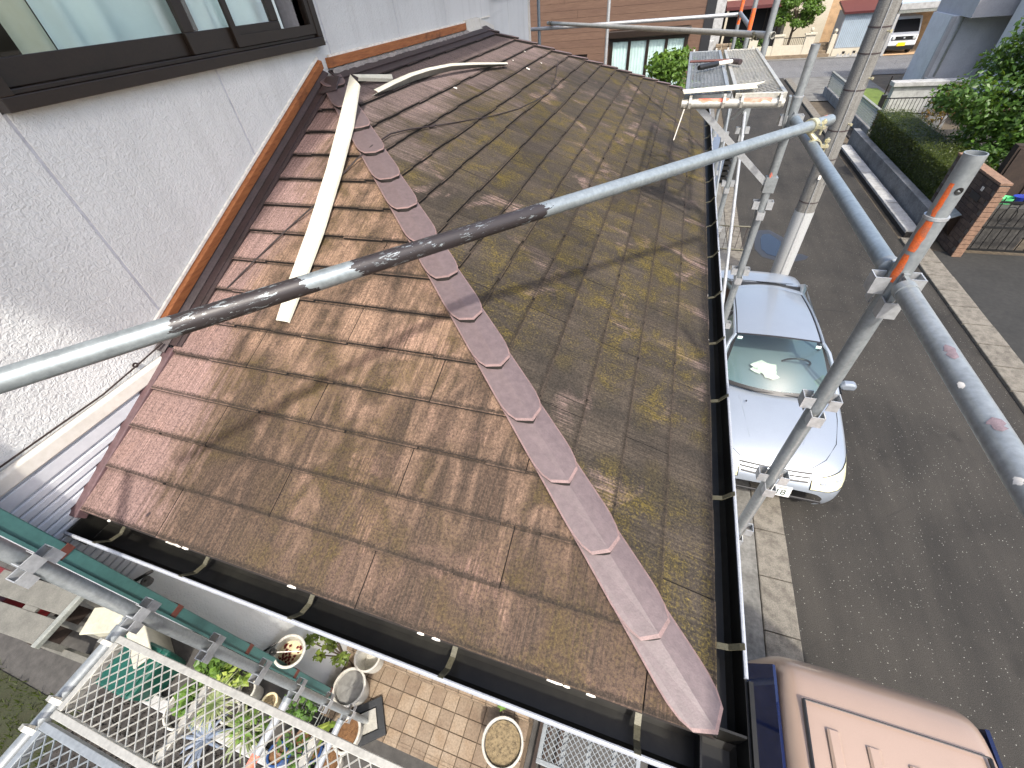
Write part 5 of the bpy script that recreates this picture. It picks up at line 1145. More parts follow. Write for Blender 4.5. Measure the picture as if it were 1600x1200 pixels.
# greenhouse
def lerp(a, b, t): return tuple(x+(y-x)*t for x, y in zip(a, b))
RF, RR_ = 1.90, 3.20
def roofp(u, v):
    """u -1..1 across, v 0..1 front to rear"""
    y = RF+(RR_-RF)*v; hw = 0.545-0.035*v; z = 1.435-0.055*u*u-0.03*(2*v-0.9)**2-0.055*v*v; y -= 0.05*(1-u*u)*(1-v)*1.0; y += 0.05*(1-u*u)*v
    return cw_(u*hw, y, z)
r = MB(); r.grid([[roofp(-1+2*i/14, j/14) for i in range(15)] for j in range(15)]); r.build('roof', 'silver_paint', car, smooth=True, sharp=0)
def wsp(u, v):
    top = roofp(u, 0); bot = cw_(u*0.715, 1.30-0.20*(1-u*u), 0.955+0.02*(1-u*u)); p = lerp(bot, top, v); k = 0.035*math.sin(v*math.pi); return (p[0], p[1]-k*0.6, p[2]+k)
g = MB(); g.grid([[wsp((-1+2*i/14)*0.94, 0.07+0.90*j/10) for i in range(15)] for j in range(11)]); g.build('windscreen', 'pane_car', car, smooth=True, sharp=0)
fr = MB()
for s in (-1, 1): fr.grid([[wsp(s*q, j/10) for q in ((0.94, 1.0) if s > 0 else (1.0, 0.94))] for j in range(11)])
fr.grid([[wsp(-1+2*i/14, v) for i in range(15)] for v in (0.0, 0.07)]); fr.grid([[wsp(-1+2*i/14, v) for i in range(15)] for v in (0.97, 1.0)]); fr.build('windscreen_seal', 'seal_black', car, smooth=True, sharp=0)
def rgp(u, v):
    top = roofp(u, 1); bot = cw_(u*0.66, 3.98+0.05*(1-u*u), 0.99); p = lerp(top, bot, v); return (p[0], p[1], p[2]+0.03*math.sin(v*math.pi))
g = MB(); g.grid([[rgp(-1+2*i/12, j/8) for i in range(13)] for j in range(9)]); g.build('rear_window', 'seal_black', car, smooth=True, sharp=0)
sp = MB(); sp.grid([[(roofp(u, 1)[0]*1.01, roofp(u, 1)[1]+dy, roofp(u, 1)[2]+dz) for u in [-1+2*i/12 for i in range(13)]] for dy, dz in ((-0.03, 0.006), (0.06, 0.004), (0.11, -0.012), (0.10, -0.03))]); sp.build('spoiler', 'silver_paint', car, smooth=True)
def sidep(s, v, t):
    """side glass: v along length, t up"""
    y = 1.34+(3.85-1.34)*v; a = min(1, max(0, (v-0.0)/0.24)); bt = min(1, max(0, (1-v)/0.22))
    ztop = 0.95+(1.385-0.95)*min(math.sin(min(1, a)*math.pi/2)**0.8, math.sin(bt*math.pi/2)**0.8); z = 0.94+(ztop-0.94)*t
    k = (z-0.94)/0.45; return cw_(s*(0.80-0.26*k+0.03*math.sin(k*math.pi)), y, z)
for s in (-1, 1):
    g = MB(); g.grid([[sidep(s, i/20, t) for i in (range(21) if s < 0 else range(20, -1, -1))] for t in (0, .25, .5, .75, 1)]); g.build('side_window', 'pane_dark', car, smooth=True, sharp=0)
    rail = [roofp(s*1.0, -0.02+1.03*j/10) for j in range(11)]
    MB().tube([(p[0]+s*0.006, p[1], p[2]-0.004) for p in rail], 0.020, 8).build('roof_rail', 'silver_paint', car, smooth=True)
    MB().tube([(p[0]-s*0.022, p[1], p[2]+0.006) for p in rail], 0.007, 6).build('drip_moulding', 'seal_black', car, smooth=True)
    A = [cw_(s*0.755, 1.24, 0.94), cw_(s*0.70, 1.50, 1.13), cw_(s*0.615, 1.74, 1.30), rail[0]]
    MB().tube(A, [0.035, 0.026, 0.024, 0.024], 8).build('front_pillar', 'silver_paint', car, smooth=True)
    Cc = [rail[-1], cw_(s*0.63, 3.62, 1.20), cw_(s*0.72, 4.0, 0.96)]; MB().tube(Cc, [0.03, 0.05, 0.07], 8).build('rear_pillar', 'silver_paint', car, smooth=True)
    MB().tube([cw_(s*0.72, 2.28, 0.94), cw_(s*0.565, 2.40, 1.375)], 0.022, 8).build('door_pillar', 'seal_black', car)
    MB().tube([cw_(s*0.825, 1.36, 0.945), cw_(s*0.83, 2.4, 0.955), cw_(s*0.81, 3.7, 0.955)], 0.010, 6).build('belt_moulding', 'seal_black', car)
    # mirror
    mr = MB(); c = cw_(s*0.905, 1.50, 0.99); pts = [(-.10, 0), (-.05, .05), (.06, .06), (.10, .02), (.09, -.05), (-.06, -.06)]
    mr.prism(pts, lambda u, v, t, c=c: (c[0]+u, c[1]+t, c[2]+v), -0.05, 0.05); mr.build('mirror', 'silver_paint', car, bevel=0.025)
    mg = MB(); mg.prism([(x*0.86, z*0.8) for x, z in pts], lambda u, v, t, c=c: (c[0]+u, c[1]+t, c[2]+v), 0.0505, 0.056); mg.bar((c[0]-s*0.08, c[1]+.02, c[2]-0.03), (c[0]-s*0.17, c[1]-.02, c[2]-0.05), 0.04, 0.03); mg.build('mirror_glass', 'seal_black', car)
    # headlight lying on the wing corner
    hl = []
    for j in range(7):
        t = j/6; row = []
        for i in range(11):
            q = i/10; x = 0.40+(0.815-0.40)*q; fy = fronty(x); y0_ = fy+0.012+0.02*q; y1_ = fy+0.085+0.20*q-0.06*q*q; row.append(skin(s*x, y0_+(y1_-y0_)*t, 0.007))
        hl.append(row if s < 0 else row[::-1])
    MB().grid(hl).build('headlight', 'lamp_lens', car, smooth=True, sharp=0)
    for e in (hl[6], hl[0], [r_[0] for r_ in hl], [r_[-1] for r_ in hl]): MB().tube(e, 0.005, 5).build('headlight_rim', 'seal_black', car)
    for i_ in (3, 7): MB().lathe([(0.0, 0.004), (0.030, 0.003), (0.038, 0.0)], tuple(hl[3][i_]), 14).build('bulb_reflector', 'galv_light', car, smooth=True)
    # hood gap and crease
    MB().tube([skin(s*x, y, 0.0025) for x, y in ((0.0, 0.165), (0.2, 0.175), (0.40, 0.215), (0.55, 0.34), (0.68, 0.58), (0.735, 0.95), (0.745, 1.2))], 0.004, 5).build('hood_gap', 'seal_black', car)
    MB().tube([skin(s*x, y, -0.001) for x, y in ((0.24, 0.24), (0.31, 0.5), (0.37, 0.8), (0.43, 1.05))], 0.005, 6).build('hood_crease', 'silver_paint', car)
    for y in (0.86, 3.50):
        w = thing('x', '', '', (0, 0, 0)); bpy.data.objects.remove(w)
        tyre = MB(); tyre.lathe([(0.20, -0.09), (0.28, -0.095), (0.305, -0.07), (0.31, 0), (0.305, 0.07), (0.28, 0.095), (0.20, 0.09)], (0, 0, 0), 28, Matrix.Translation(cw_(s*0.765, y, 0.31)) @ Matrix.Rotation(math.pi/2, 4, 'Y')); wo = tyre.build('wheel', 'rubber', car, smooth=True)
        rim = MB(); rim.lathe([(0.02, 0.08), (0.08, 0.085), (0.19, 0.06), (0.205, 0.088)], (0, 0, 0), 20, Matrix.Translation(cw_(s*0.765, y, 0.31)) @ Matrix.Rotation(s*math.pi/2, 4, 'Y')); rim.build('rim', 'galv_light', wo, smooth=True)
        ar = MB(); ar.lathe([(0.10, 0.0), (0.345, 0.0)], (0, 0, 0), 24, Matrix.Translation(cw_(s*0.861, y, 0.31)) @ Matrix.Rotation(s*math.pi/2, 4, 'Y')); ar.build('wheel_arch', 'seal_black', car)
# grille, emblem, plate, lower intake, wipers
for dy, w in ((0.135, 0.40), (0.092, 0.39), (0.050, 0.37)):
    MB().tube([skin(x, fronty(abs(x))+dy+0.015*(x/0.4)**2, 0.001) for x in [w*(-1+2*i/14) for i in range(15)]], 0.0125, 6).build('grille_slot', 'seal_black', car)
MB().tube([skin(x, fronty(abs(x))+0.160+0.015*(x/0.4)**2, 0.003) for x in [0.39*(-1+2*i/14) for i in range(15)]], 0.008, 6).build('grille_bar', 'galv_light', car)
m = MB(); [m.tube([cw_(0.045*math.cos(a)*r_, 0.055, 0.640+0.022*math.sin(a)*r_) for a in [k*math.pi/10 for k in range(21)]], 0.004, 5, caps=False) for r_ in (1.0, 0.5)]; m.build('emblem', 'galv_light', car)
MB().tube([Vector(cw_(x, fronty(abs(x))-0.004, 0.335)) for x in [0.58*(-1+2*i/12) for i in range(13)]], 0.018, 8).build('lower_intake', 'seal_black', car)
pl_ = MB().box((-0.165, -0.004, -0.083), (0.165, 0.004, 0.083), Matrix.Translation(cw_(0.06, -0.022, 0.44)) @ Matrix.Rotation(math.radians(-12), 4, 'X')).build('number_plate', 'plate_white', car, bevel=0.006)
def text(body, size, M, mat, parent, name='plate_text'):
    c = bpy.data.curves.new(name, 'FONT'); c.body = body; c.size = size; c.align_x = 'CENTER'; c.align_y = 'CENTER'; c.extrude = 0.0008
    o0 = bpy.data.objects.new(name, c); COL.objects.link(o0); dg = bpy.context.evaluated_depsgraph_get(); me = bpy.data.meshes.new_from_object(o0.evaluated_get(dg)); bpy.data.objects.remove(o0)
    me.transform(M); me.materials.clear(); me.materials.append(MATS[mat]); o = link(me, name, parent); return o
Mp = Matrix.Translation(cw_(0.06, -0.0315, 0.425)) @ Matrix.Rotation(math.radians(78), 4, 'X')
text('7-18', 0.125, Mp, 'plate_green', pl_)
MB().box((-0.11, -0.0008, 0.052), (0.11, 0.0, 0.064), Matrix.Translation(cw_(0.06, -0.0275, 0.44)) @ Matrix.Rotation(math.radians(-12), 4, 'X')).build('plate_line', 'strip_grey', pl_)
for (x0, x1, y0, y1) in ((-0.55, 0.02, 1.20, 1.13), (0.10, 0.62, 1.13, 1.22)): MB().tube([cw_(x0, y0, 0.985), cw_((x0+x1)/2, 1.12, 0.998), cw_(x1, y1, 0.985)], 0.009, 6).build('wiper', 'seal_black', car)
MB().tube([cw_(0.0, 3.98, 1.03), cw_(0.02, 3.72, 1.17), cw_(0.36, 3.62, 1.21)], 0.008, 6).build('rear_wiper', 'seal_black', car)
MB().grid([[cw_(x, 4.06+dy, 0.998+dz) for x in (-0.6, -0.2, 0.2, 0.6)] for dy, dz in ((0, 0), (0.02, -0.02))]).build('tailgate_gap', 'seal_black', car)
for s in (-1, 1): MB().box(cw_(min(s*0.50, s*0.74), 4.62, 0.62), cw_(max(s*0.50, s*0.74), 4.72, 0.80)).build('tail_light', 'tail_red', car, bevel=0.02)
MB().tube([cw_(-0.35, 0.95, 0.94), cw_(-0.35, 0.95, 0.955)], 0.010, 8).build('washer_jet', 'seal_black', car)
# interior
it = MB().grid([[cw_(x, y, z) for x in (-0.70, -0.35, 0, 0.35, 0.70)] for y, z in ((1.22, 0.93), (1.55, 0.945), (1.72, 0.93), (1.80, 0.86), (1.80, 0.5))]); it.build('dashboard', 'dash_grey', car, smooth=True)
for s in (-1, 1):
    m = MB(); m.box(cw_(s*0.36-0.25, 2.05, 0.35), cw_(s*0.36+0.25, 2.55, 0.60)); m.slab([cw_(s*0.36-0.24, 2.50, 0.60), cw_(s*0.36+0.24, 2.50, 0.60), cw_(s*0.36+0.22, 2.66, 1.14), cw_(s*0.36-0.22, 2.66, 1.14)], 0.14); m.box(cw_(s*0.36-0.12, 2.64, 1.15), cw_(s*0.36+0.12, 2.76, 1.32)); m.build('seat', 'seat_beige', car, bevel=0.05)
MB().box(cw_(-0.66, 3.05, 0.35), cw_(0.66, 3.5, 0.95)).build('rear_seat', 'seat_beige', car, bevel=0.06); MB().box(cw_(-0.70, 1.3, 0.28), cw_(0.70, 3.9, 0.36)).build('cabin_floor', 'red_interior', car)
m = MB(); cc = Vector(cw_(0.36, 1.90, 0.93)); Mw = Matrix.Translation(cc) @ Matrix.Rotation(math.radians(-62), 4, 'X'); m.tube([Mw @ Vector((0.18*math.cos(a), 0.18*math.sin(a), 0)) for a in [k*math.pi/14 for k in range(29)]], 0.014, 8, caps=False); m.tube([Mw @ Vector((-0.17, 0, 0)), Mw @ Vector((0.17, 0, 0))], 0.018, 6); m.build('steering_wheel', 'seal_black', car)
rn = random.Random(6); m = MB()
for k in range(6):
    c = Vector(cw_(-0.12+rn.uniform(-.16, .2), 1.60+rn.uniform(-.09, .09), 0.965+k*0.004)); a = rn.uniform(0, 3); m.grid([[c+Vector((math.cos(a)*u-math.sin(a)*v, math.sin(a)*u+math.cos(a)*v, 0.025*rn.random())) for u in (-.11, -.04, .04, .11)] for v in (-.07, 0, .07)])
tag(m.build('papers', 'white_flake'), 'crumpled white papers lying on the dashboard of the silver car', 'papers')
for (u, v) in ((-0.86, 0.90), (0.86, 0.88)): c = Vector(wsp(u, v)); MB().box(c+Vector((-.03, -.01, -.02)), c+Vector((.03, 0.0, .02))).build('sticker', 'curtain', car)
# ---------------------------------------------------------------- bronze box van
van = thing('bronze_van', 'bronze boxy van with ribbed roof parked in front of the silver car', 'van', (1.82, -0.4, 0))
vx, vy = 1.825, 1.36
def vp(x, y, z): return (vx+x, vy+y, z)
vs = [(0.0, .50, .50, 1.00), (-0.03, .64, .30, 1.30), (-0.10, .70, .26, 1.60), (-0.20, .72, .25, 1.755), (-0.34, .735, .25, 1.80), (-1.2, .737, .25, 1.815), (-2.2, .737, .25, 1.81), (-3.0, .735, .25, 1.78), (-3.25, .70, .28, 1.60), (-3.3, .60, .4, 1.0)]
rows = []
for (y, w, zb, zt) in vs:
    k = (zt-zb)/1.56; rw = w-0.205
    half = [(w-.06, zb), (w, zb+.12*k), (w, zb+.55*k), (w-.03, zb+.72*k), (w-.09, zb+1.10*k), (rw+.045, zt-.14*k), (rw+.02, zt-.055*k), (rw-.03, zt-.012*k), (rw-.12, zt), (0, zt+.012)]
    rows.append([vp(-a, y, b) for a, b in half]+[vp(a, y, b) for a, b in half[-2::-1]])
b = MB(); b.grid(rows); vb = b.build('body', 'bronze_paint', van, smooth=True, sharp=1.0); sub = vb.modifiers.new('sub', 'SUBSURF'); sub.levels = 1; sub.render_levels = 2
def vz(y): return 1.83 if y > -2 else 1.826
for i, x in enumerate((-0.33, -0.13, 0.07, 0.27)):
    m = MB(); rr = []
    for j in range(15):
        y = -0.52-0.16*i*0.15-j*0.16; e = 1 if 0 < j < 14 else 0.05
        zr = 1.8125+0.006*(1-((x)/0.45)**2); rr.append([vp(x-.035, y, zr-.003), vp(x-.022, y, zr+.012*e), vp(x+.022, y, zr+.012*e), vp(x+.035, y, zr-.003)])
    m.grid(rr); m.build('roof_rib', 'bronze_paint', van, smooth=True)
MB().tube([vp(-.47+.94*i/10, -0.40, 1.8195-0.012*abs(-1+2*i/10)**3) for i in range(11)], 0.005, 5).build('header_gap', 'seal_black', van)
for s in (-1, 1):
    MB().tube([vp(s*0.468, y, 1.8035) for y in (-0.40, -1.2, -2.2, -3.0)], 0.011, 6).build('drip_channel', 'seal_black', van)
simple('glass_navy', (0.006, 0.012, 0.05), 0.04, var=0.2, scale=3, spec=0.7)
for s in (-1, 1):
    yy = (-0.06, -1.35, -2.25, -2.9)
    for a, b_ in zip(yy[:-1], yy[1:]):
        q = [vp(s*0.738, a-0.03, 0.98), vp(s*0.738, b_+0.03, 0.98), vp(s*0.592, b_+0.03, 1.70), vp(s*0.592, a-0.03-(0.13 if a == yy[0] else 0), 1.70)]
        MB().slab(q, 0.02, n=Vector((s*0.97, 0, 0.23))).build('side_window', 'glass_navy', van)
    for y in (-0.62, -2.75):
        tyre = MB(); tyre.lathe([(0.17, -0.075), (0.25, -0.08), (0.275, -0.05), (0.28, 0), (0.275, 0.05), (0.25, 0.08), (0.17, 0.075)], (0, 0, 0), 24, Matrix.Translation(vp(s*0.66, y, 0.28)) @ Matrix.Rotation(math.pi/2, 4, 'Y')); tyre.build('wheel', 'rubber', van, smooth=True)
# blue tarpaulin bundle between van and house
simple('tarp_blue', (0.008, 0.022, 0.10), 0.35, var=0.5, scale=3, dirt=(0.003, 0.006, 0.03), bump=0.3, bscale=9)
tp = MB(); rows = []; rs = np.random.RandomState(8)
for j in range(24):
    y = 1.42-j*0.1; row = []
    for i in range(12):
        x = 0.66+0.42*i/11; e = min(1, i/2, (11-i)/2+0.25, j/1.5)
        row.append((x, y, 0.03+e*(0.62+0.09*math.sin(x*15+y*4)+0.07*math.sin(y*9+x*6)+0.03*rs.normal())))
    rows.append(row)
tp.grid(rows); tag(tp.build('tarpaulin', 'tarp_blue', smooth=True, sharp=0), 'dark blue tarpaulin covering a heap beside the bronze van', 'tarpaulin')
tc = MB(); tc.tube([(0.78, 0.75, 0.80), (0.80, 0.95, 0.85), (0.88, 1.12, 0.86), (1.0, 1.22, 0.84), (1.07, 1.25, 0.80)], 0.006, 6); tag(tc.build('cord', 'strip_grey', smooth=True), 'thin grey cord lying on the dark blue tarpaulin', 'cord')
tc = MB(); tc.tube([(0.72, 0.60, 0.82), (0.84, 0.72, 0.86), (0.95, 0.70, 0.85), (1.08, 0.58, 0.80)], 0.012, 6); tag(tc.build('hose', 'black_plastic', smooth=True), 'black hose lying across the dark blue tarpaulin', 'hose')
# ---------------------------------------------------------------- front yard under the decks
YG = YARD-0.12
simple('tile_tan', lin((0.52, 0.46, 0.385)), 0.75, var=0.45, scale=7, dirt=lin((0.46, 0.38, 0.29)), bump=0.25, bscale=70); simple('tile_tan_dark', lin((0.47, 0.41, 0.34)), 0.75, var=0.45, scale=7, dirt=lin((0.40, 0.33, 0.26)), bump=0.25, bscale=70)
simple('grout_dark', lin((0.34, 0.29, 0.23)), 0.95, var=0.4, scale=20)
simple('pot_white', lin((0.70, 0.69, 0.655)), 0.5, var=0.35, scale=8, dirt=lin((0.60, 0.57, 0.50))); simple('pot_blue', lin((0.12, 0.24, 0.42)), 0.4, var=0.3, scale=8); simple('pot_cream', lin((0.80, 0.75, 0.60)), 0.6, var=0.3)
simple('tub_teal', lin((0.03, 0.27, 0.22)), 0.45, var=0.3, scale=5); simple('red_plastic', lin((0.38, 0.06, 0.075)), 0.5, var=0.2); simple('bark_chips', lin((0.42, 0.30, 0.18)), 0.95, var=0.7, scale=40, dirt=lin((0.25, 0.16, 0.09)), bump=0.8, bscale=90)
simple('gravel_mix', lin((0.50, 0.44, 0.33)), 0.95, var=0.8, scale=50, dirt=lin((0.14, 0.11, 0.08)), bump=1.0, bscale=90); simple('plastic_beige', lin((0.66, 0.65, 0.58)), 0.5, var=0.2, scale=4); simple('bench_grey', lin((0.40, 0.395, 0.365)), 0.7, var=0.3, scale=8)
simple('petal', lin((0.80, 0.42, 0.78)), 0.6, var=0.2, scale=20); simple('leaf_strap', lin((0.50, 0.56, 0.30)), 0.5, var=0.3); leafmat('leaf_jade', lin((0.44, 0.50, 0.20)), lin((0.28, 0.34, 0.13)))
# porch landing: tiles as pieces
po = MB(); po.box((-2.148, -0.05, YG-0.03), (-0.33, 0.44, YARD-0.006)); po.box((-2.148, 0.4405, YG-0.03), (-0.33, 1.049, YARD+0.135)); porch = po.build('porch_floor', 'grout_dark'); tag(porch, kind='structure')
T = 0.128; tm_ = [MB().box((-T/2+.004, -T/2+.004, -0.012), (T/2-.004, T/2-.004, 0)).mesh('tile', q) for q in ('tile_tan', 'tile_tan_dark')]
vm = [MB().box((-T/2+.004, -0.010, -0.055), (T/2-.004, 0.0, 0.055)).mesh('tile', q) for q in ('tile_tan', 'tile_tan_dark')]
ng = MB(); ng.box((-T/2+.004, -0.052, -0.012), (T/2-.004, 0.052, 0.0)); [ng.box((-T/2+.004, y-0.006, 0.0), (T/2-.004, y+0.006, 0.003)) for y in (-0.035, -0.012)]; ngm = [ng.mesh('nosing_tile', q) for q in ('tile_tan', 'tile_tan_dark')]
rn = random.Random(12)
for i in range(14):
    x = -2.148+T*(i+0.5)
    for j in range(3): o = link(rn.choice(tm_), 'tile', porch); o.location = (x, 0.058+T*(j+0.5)-0.004, YARD+rn.uniform(-.001, .001))
    o = link(rn.choice(ngm), 'nosing_tile', porch); o.location = (x, -0.001, YARD)
    o = link(rn.choice(ngm), 'nosing_tile', porch); o.location = (x, 0.494, YARD+0.141)
    for j in range(2): o = link(rn.choice(tm_), 'tile', porch); o.location = (x, 0.552+T*(j+0.5), YARD+0.141)
    o = link(rn.choice(vm), 'tile', porch); o.location = (x, 0.4395, YARD+0.068)
struct('yard', MB().box((-0.328, -0.05, YG-0.03), (0.60, 1.04, YARD-0.03)), 'concrete_dark')
dt = thing('door_track', 'brown metal door track running beside the porch tiles', 'door track', (-0.25, 0.4, YARD-0.03))
for x in (-0.27, -0.20, -0.10): MB().box((x, -0.05, YARD-0.028), (x+0.035, 1.04, YARD+0.02)).build('rail', 'timber_dark', dt)
struct('yard_lawn', sheet(-13.5, -6, -3.0, -0.75, YG+0.006), 'lawn_dark')
# soil bed and its white kerb
struct('soil_bed', MB().box((-4.4, -1.6, YG-0.02), (-2.0, -0.50, YG+0.05)), 'soil')
kb = MB().box((-4.6, -0.49, YG-0.02), (-1.9, -0.40, YG+0.10)); tag(kb.build('bed_edging', 'concrete_white', bevel=0.01), 'white concrete edging along the dark soil bed under the mesh deck', 'edging')
rs = np.random.RandomState(4); m = MB()
for i in range(1500):
    x, y = rs.uniform(-4.35, -2.05), rs.uniform(-1.55, -0.52); s = 0.012+0.022*rs.rand()
    a = rs.uniform(0, 6.3); m.add([(x+s*math.cos(a+k*2.1), y+s*math.sin(a+k*2.1), YG+0.05) for k in range(3)]+[(x, y, YG+0.05+s*1.1)], [(0, 1, 3), (1, 2, 3), (2, 0, 3)])
tag(m.build('soil_clods', 'soil'), kind='stuff', label='loose dark clods on the soil bed', cat='soil')
def pot(label, q, z, r, h, mat, fill=None, fmat='soil', rim=0.02, oval=1.0, name='flower_pot', tilt=None, group=None):
    """q = pixel of the rim centre, z = rim height"""
    c = V3(at(*q, 2, z)); b = c-Vector((0, 0, h)); t = thing(name, label, 'pot', b, group)
    M = Matrix.Translation(c) @ (Matrix.Rotation(tilt[1], 4, tilt[0]) if tilt else Matrix()) 
    m = MB(); m.lathe([(0.02, -h), (r*0.72, -h), (r*0.92, -rim*1.5), (r*0.92, -rim), (r, -rim), (r, -0.004), (r-0.004, 0), (r-0.014, 0), (r-0.018, -0.004), (r*0.86, -h*0.35), (r*0.66, -h+0.01), (0.0, -h+0.01)], (0, 0, 0), 28, M, sx=1, sy=oval); m.build('body', mat, t, smooth=True)
    if fill:
        f = MB(); rn = random.Random(int(q[0])); rings = []
        n = 20
        for k, rr in enumerate((0.0, 0.35, 0.65, 0.96)): rings.append([M @ Vector((r*0.88*rr*math.cos(2*math.pi*i/n), oval*r*0.88*rr*math.sin(2*math.pi*i/n), -fill+rn.uniform(-.006, .006)*(1 if rr else 0))) for i in range(n)])
        f.grid(rings, closed=True); f.build('soil', fmat, t, smooth=True)
    return t, c
pot('round white pot full of dark gravel standing by the door track', (785, 1160), YARD+0.26, 0.165, 0.26, 'pot_white', 0.03, 'gravel_mix')
pot('white pot with a shallow stained dish top on the porch tiles', (545, 1073), YARD+0.24, 0.145, 0.24, 'pot_white', 0.035, 'concrete')
t, c = pot('white bucket with pink petals hanging by a string at the house corner', (452, 1017), 1.95, 0.105, 0.20, 'pot_white', 0.15, 'pot_cream', tilt=('Y', 0.45), name='bucket')
m = MB(); m.tube([c+Vector((0.09, 0.02, 0.02)), Vector((-2.05, 0.14, 2.06)), Vector((-2.07, 0.13, 2.05))], 0.003, 5); m.build('string', 'white_flake', t)
rn = random.Random(3); m = MB()
for k in range(26):
    p = c+Matrix.Rotation(0.45, 3, 'Y') @ Vector((rn.uniform(-.06, .06), rn.uniform(-.06, .06), -0.145)); a = rn.uniform(0, 6); s = 0.012; m.add([p+Vector((s*math.cos(a+q*1.57), s*math.sin(a+q*1.57), rn.uniform(0, .006))) for q in range(4)], [(0, 1, 2, 3)])
m.build('petals', 'red_plastic', t)
pot('oval white pot with orange bark beside the black base frame', (542, 1147), YARD+0.16, 0.105, 0.18, 'pot_white', 0.03, 'bark_chips', oval=1.25)
pot('small white pot with orange bark below the lowest transom', (515, 1188), YARD+0.02, 0.10, 0.14, 'pot_white', 0.03, 'bark_chips')
pot('cream cup pot with soil behind the wire cage', (420, 1097), YG+0.2, 0.075, 0.13, 'pot_cream', 0.03, 'gravel_mix')
pot('small white pot near the downspout foot', (384, 1078), YG+0.24, 0.085, 0.2, 'pot_white', 0.05)
pot('white mug shaped pot with dark soil beside the spider plant', (358, 1112), YG+0.25, 0.09, 0.2, 'pot_white', 0.06)
pot('large pale square shouldered planter next to the white edging', (285, 1105), YG+0.3, 0.16, 0.28, 'pot_white', 0.06)
for k, q in enumerate(((432, 1178), (462, 1188), (487, 1172), (445, 1160), (474, 1155))):
    pot(['blue pot with orange bark under the mesh deck', 'blue pot with leafy sprigs under the mesh deck', 'blue pot next to the lowest transom', 'clay coloured pot behind the blue pots', 'brown soil pot between the transoms'][k], q, YG+0.22, 0.085, 0.18, 'pot_blue' if k < 3 else 'brick_c', 0.02, 'bark_chips' if k % 2 == 0 else 'soil')
gt = thing('green_tub', 'dark green plastic tub under the mesh deck', 'tub', at(195, 1035, 2, YG)); c = V3(at(195, 1035, 2, YG+0.35))
MB().prism([(-.34, -.26), (.34, -.26), (.38, .26), (-.38, .26)], lambda u, v, t_: (c[0]+u*(0.85+0.15*t_), c[1]+v*0.8*(0.85+0.15*t_), YG+0.38*t_), 0.0, 1.0).build('body', 'tub_teal', gt, bevel=0.03)
MB().box((c[0]-0.30, c[1]-0.19, YG+0.3805), (c[0]+0.30, c[1]+0.19, YG+0.395)).build('lid', 'tub_teal', gt, bevel=0.01)
# plants
def straps(label, q, z, n, L, mat, seed, name='spider_plant', w=0.012, cat='plant', droop=0.5, group=None):
    c = V3(at(*q, 2, z)); rn = random.Random(seed); m = MB()
    for i in range(n):
        a = rn.uniform(0, 6.28); l = L*rn.uniform(0.6, 1.1); d = Vector((math.cos(a), math.sin(a), 0)); s = Vector((-d.y, d.x, 0)); rows = []
        for k in range(6):
            t = k/5; p = c+d*l*t*0.8+Vector((0, 0, l*(0.75*t-droop*1.3*t*t))); ww = w*(1-t)**0.6+0.001; rows.append([p-s*ww, p+Vector((0, 0, ww*0.5)), p+s*ww])
        m.grid(rows)
    return tag(m.build(name, mat, smooth=True), label, cat, group)
straps('striped spider plant with pale arching leaves under the mesh deck', (338, 1098), YG+0.38, 46, 0.30, 'leaf_pale', 1)
straps('second spider plant with pale leaves beside the red smeared transom', (388, 1140), YG+0.34, 40, 0.28, 'leaf_pale', 2)
straps('single upright green strap leaf beside the lowest transom', (516, 1132), YARD+0.12, 4, 0.22, 'leaf_yellow', 5, 'strap_plant', 0.025, droop=0.1)
straps('grey blue blade leaves in a clump beside the white edging', (322, 1155), YG+0.2, 16, 0.32, 'cabinet_blue', 6, 'agave', 0.02)
for q, lb, s, mt, sz, n in (((330, 1048), 'broad leaved green plant under the post beside the downspout', 3, 'leaf_bright', 0.075, 260), ((300, 1095), 'leafy green plant growing in the pale planter', 4, 'leaf_bright', 0.07, 200), ((366, 1055), 'plant with yellowing leaves near the downspout', 5, 'leaf_yellow', 0.07, 60), ((462, 1172), 'small sprigs growing in a blue pot', 6, 'leaf_deep', 0.05, 70), ((390, 1135), 'green leafy sprigs behind the second spider plant', 7, 'leaf_bright', 0.06, 90), ((470, 1100), 'dark ferny plant inside the wire cage', 8, 'leaf_deep', 0.05, 160)):
    c = at(*q, 2, YG+0.35); t = thing('leafy_plant', lb, 'plant', (c[0], c[1], YG)); leaves([((c[0], c[1], c[2]), (0.17, 0.12, 0.13))], n, sz, s, 0.9).build('foliage', mt, t); rn = random.Random(s); m = MB(); [m.tube([(c[0], c[1], YG), (c[0]+rn.uniform(-.12, .12), c[1]+rn.uniform(-.08, .08), c[2]+rn.uniform(-.05, .08))], 0.004, 5) for _ in range(7)]; m.build('stems', 'lawn_dark', t)
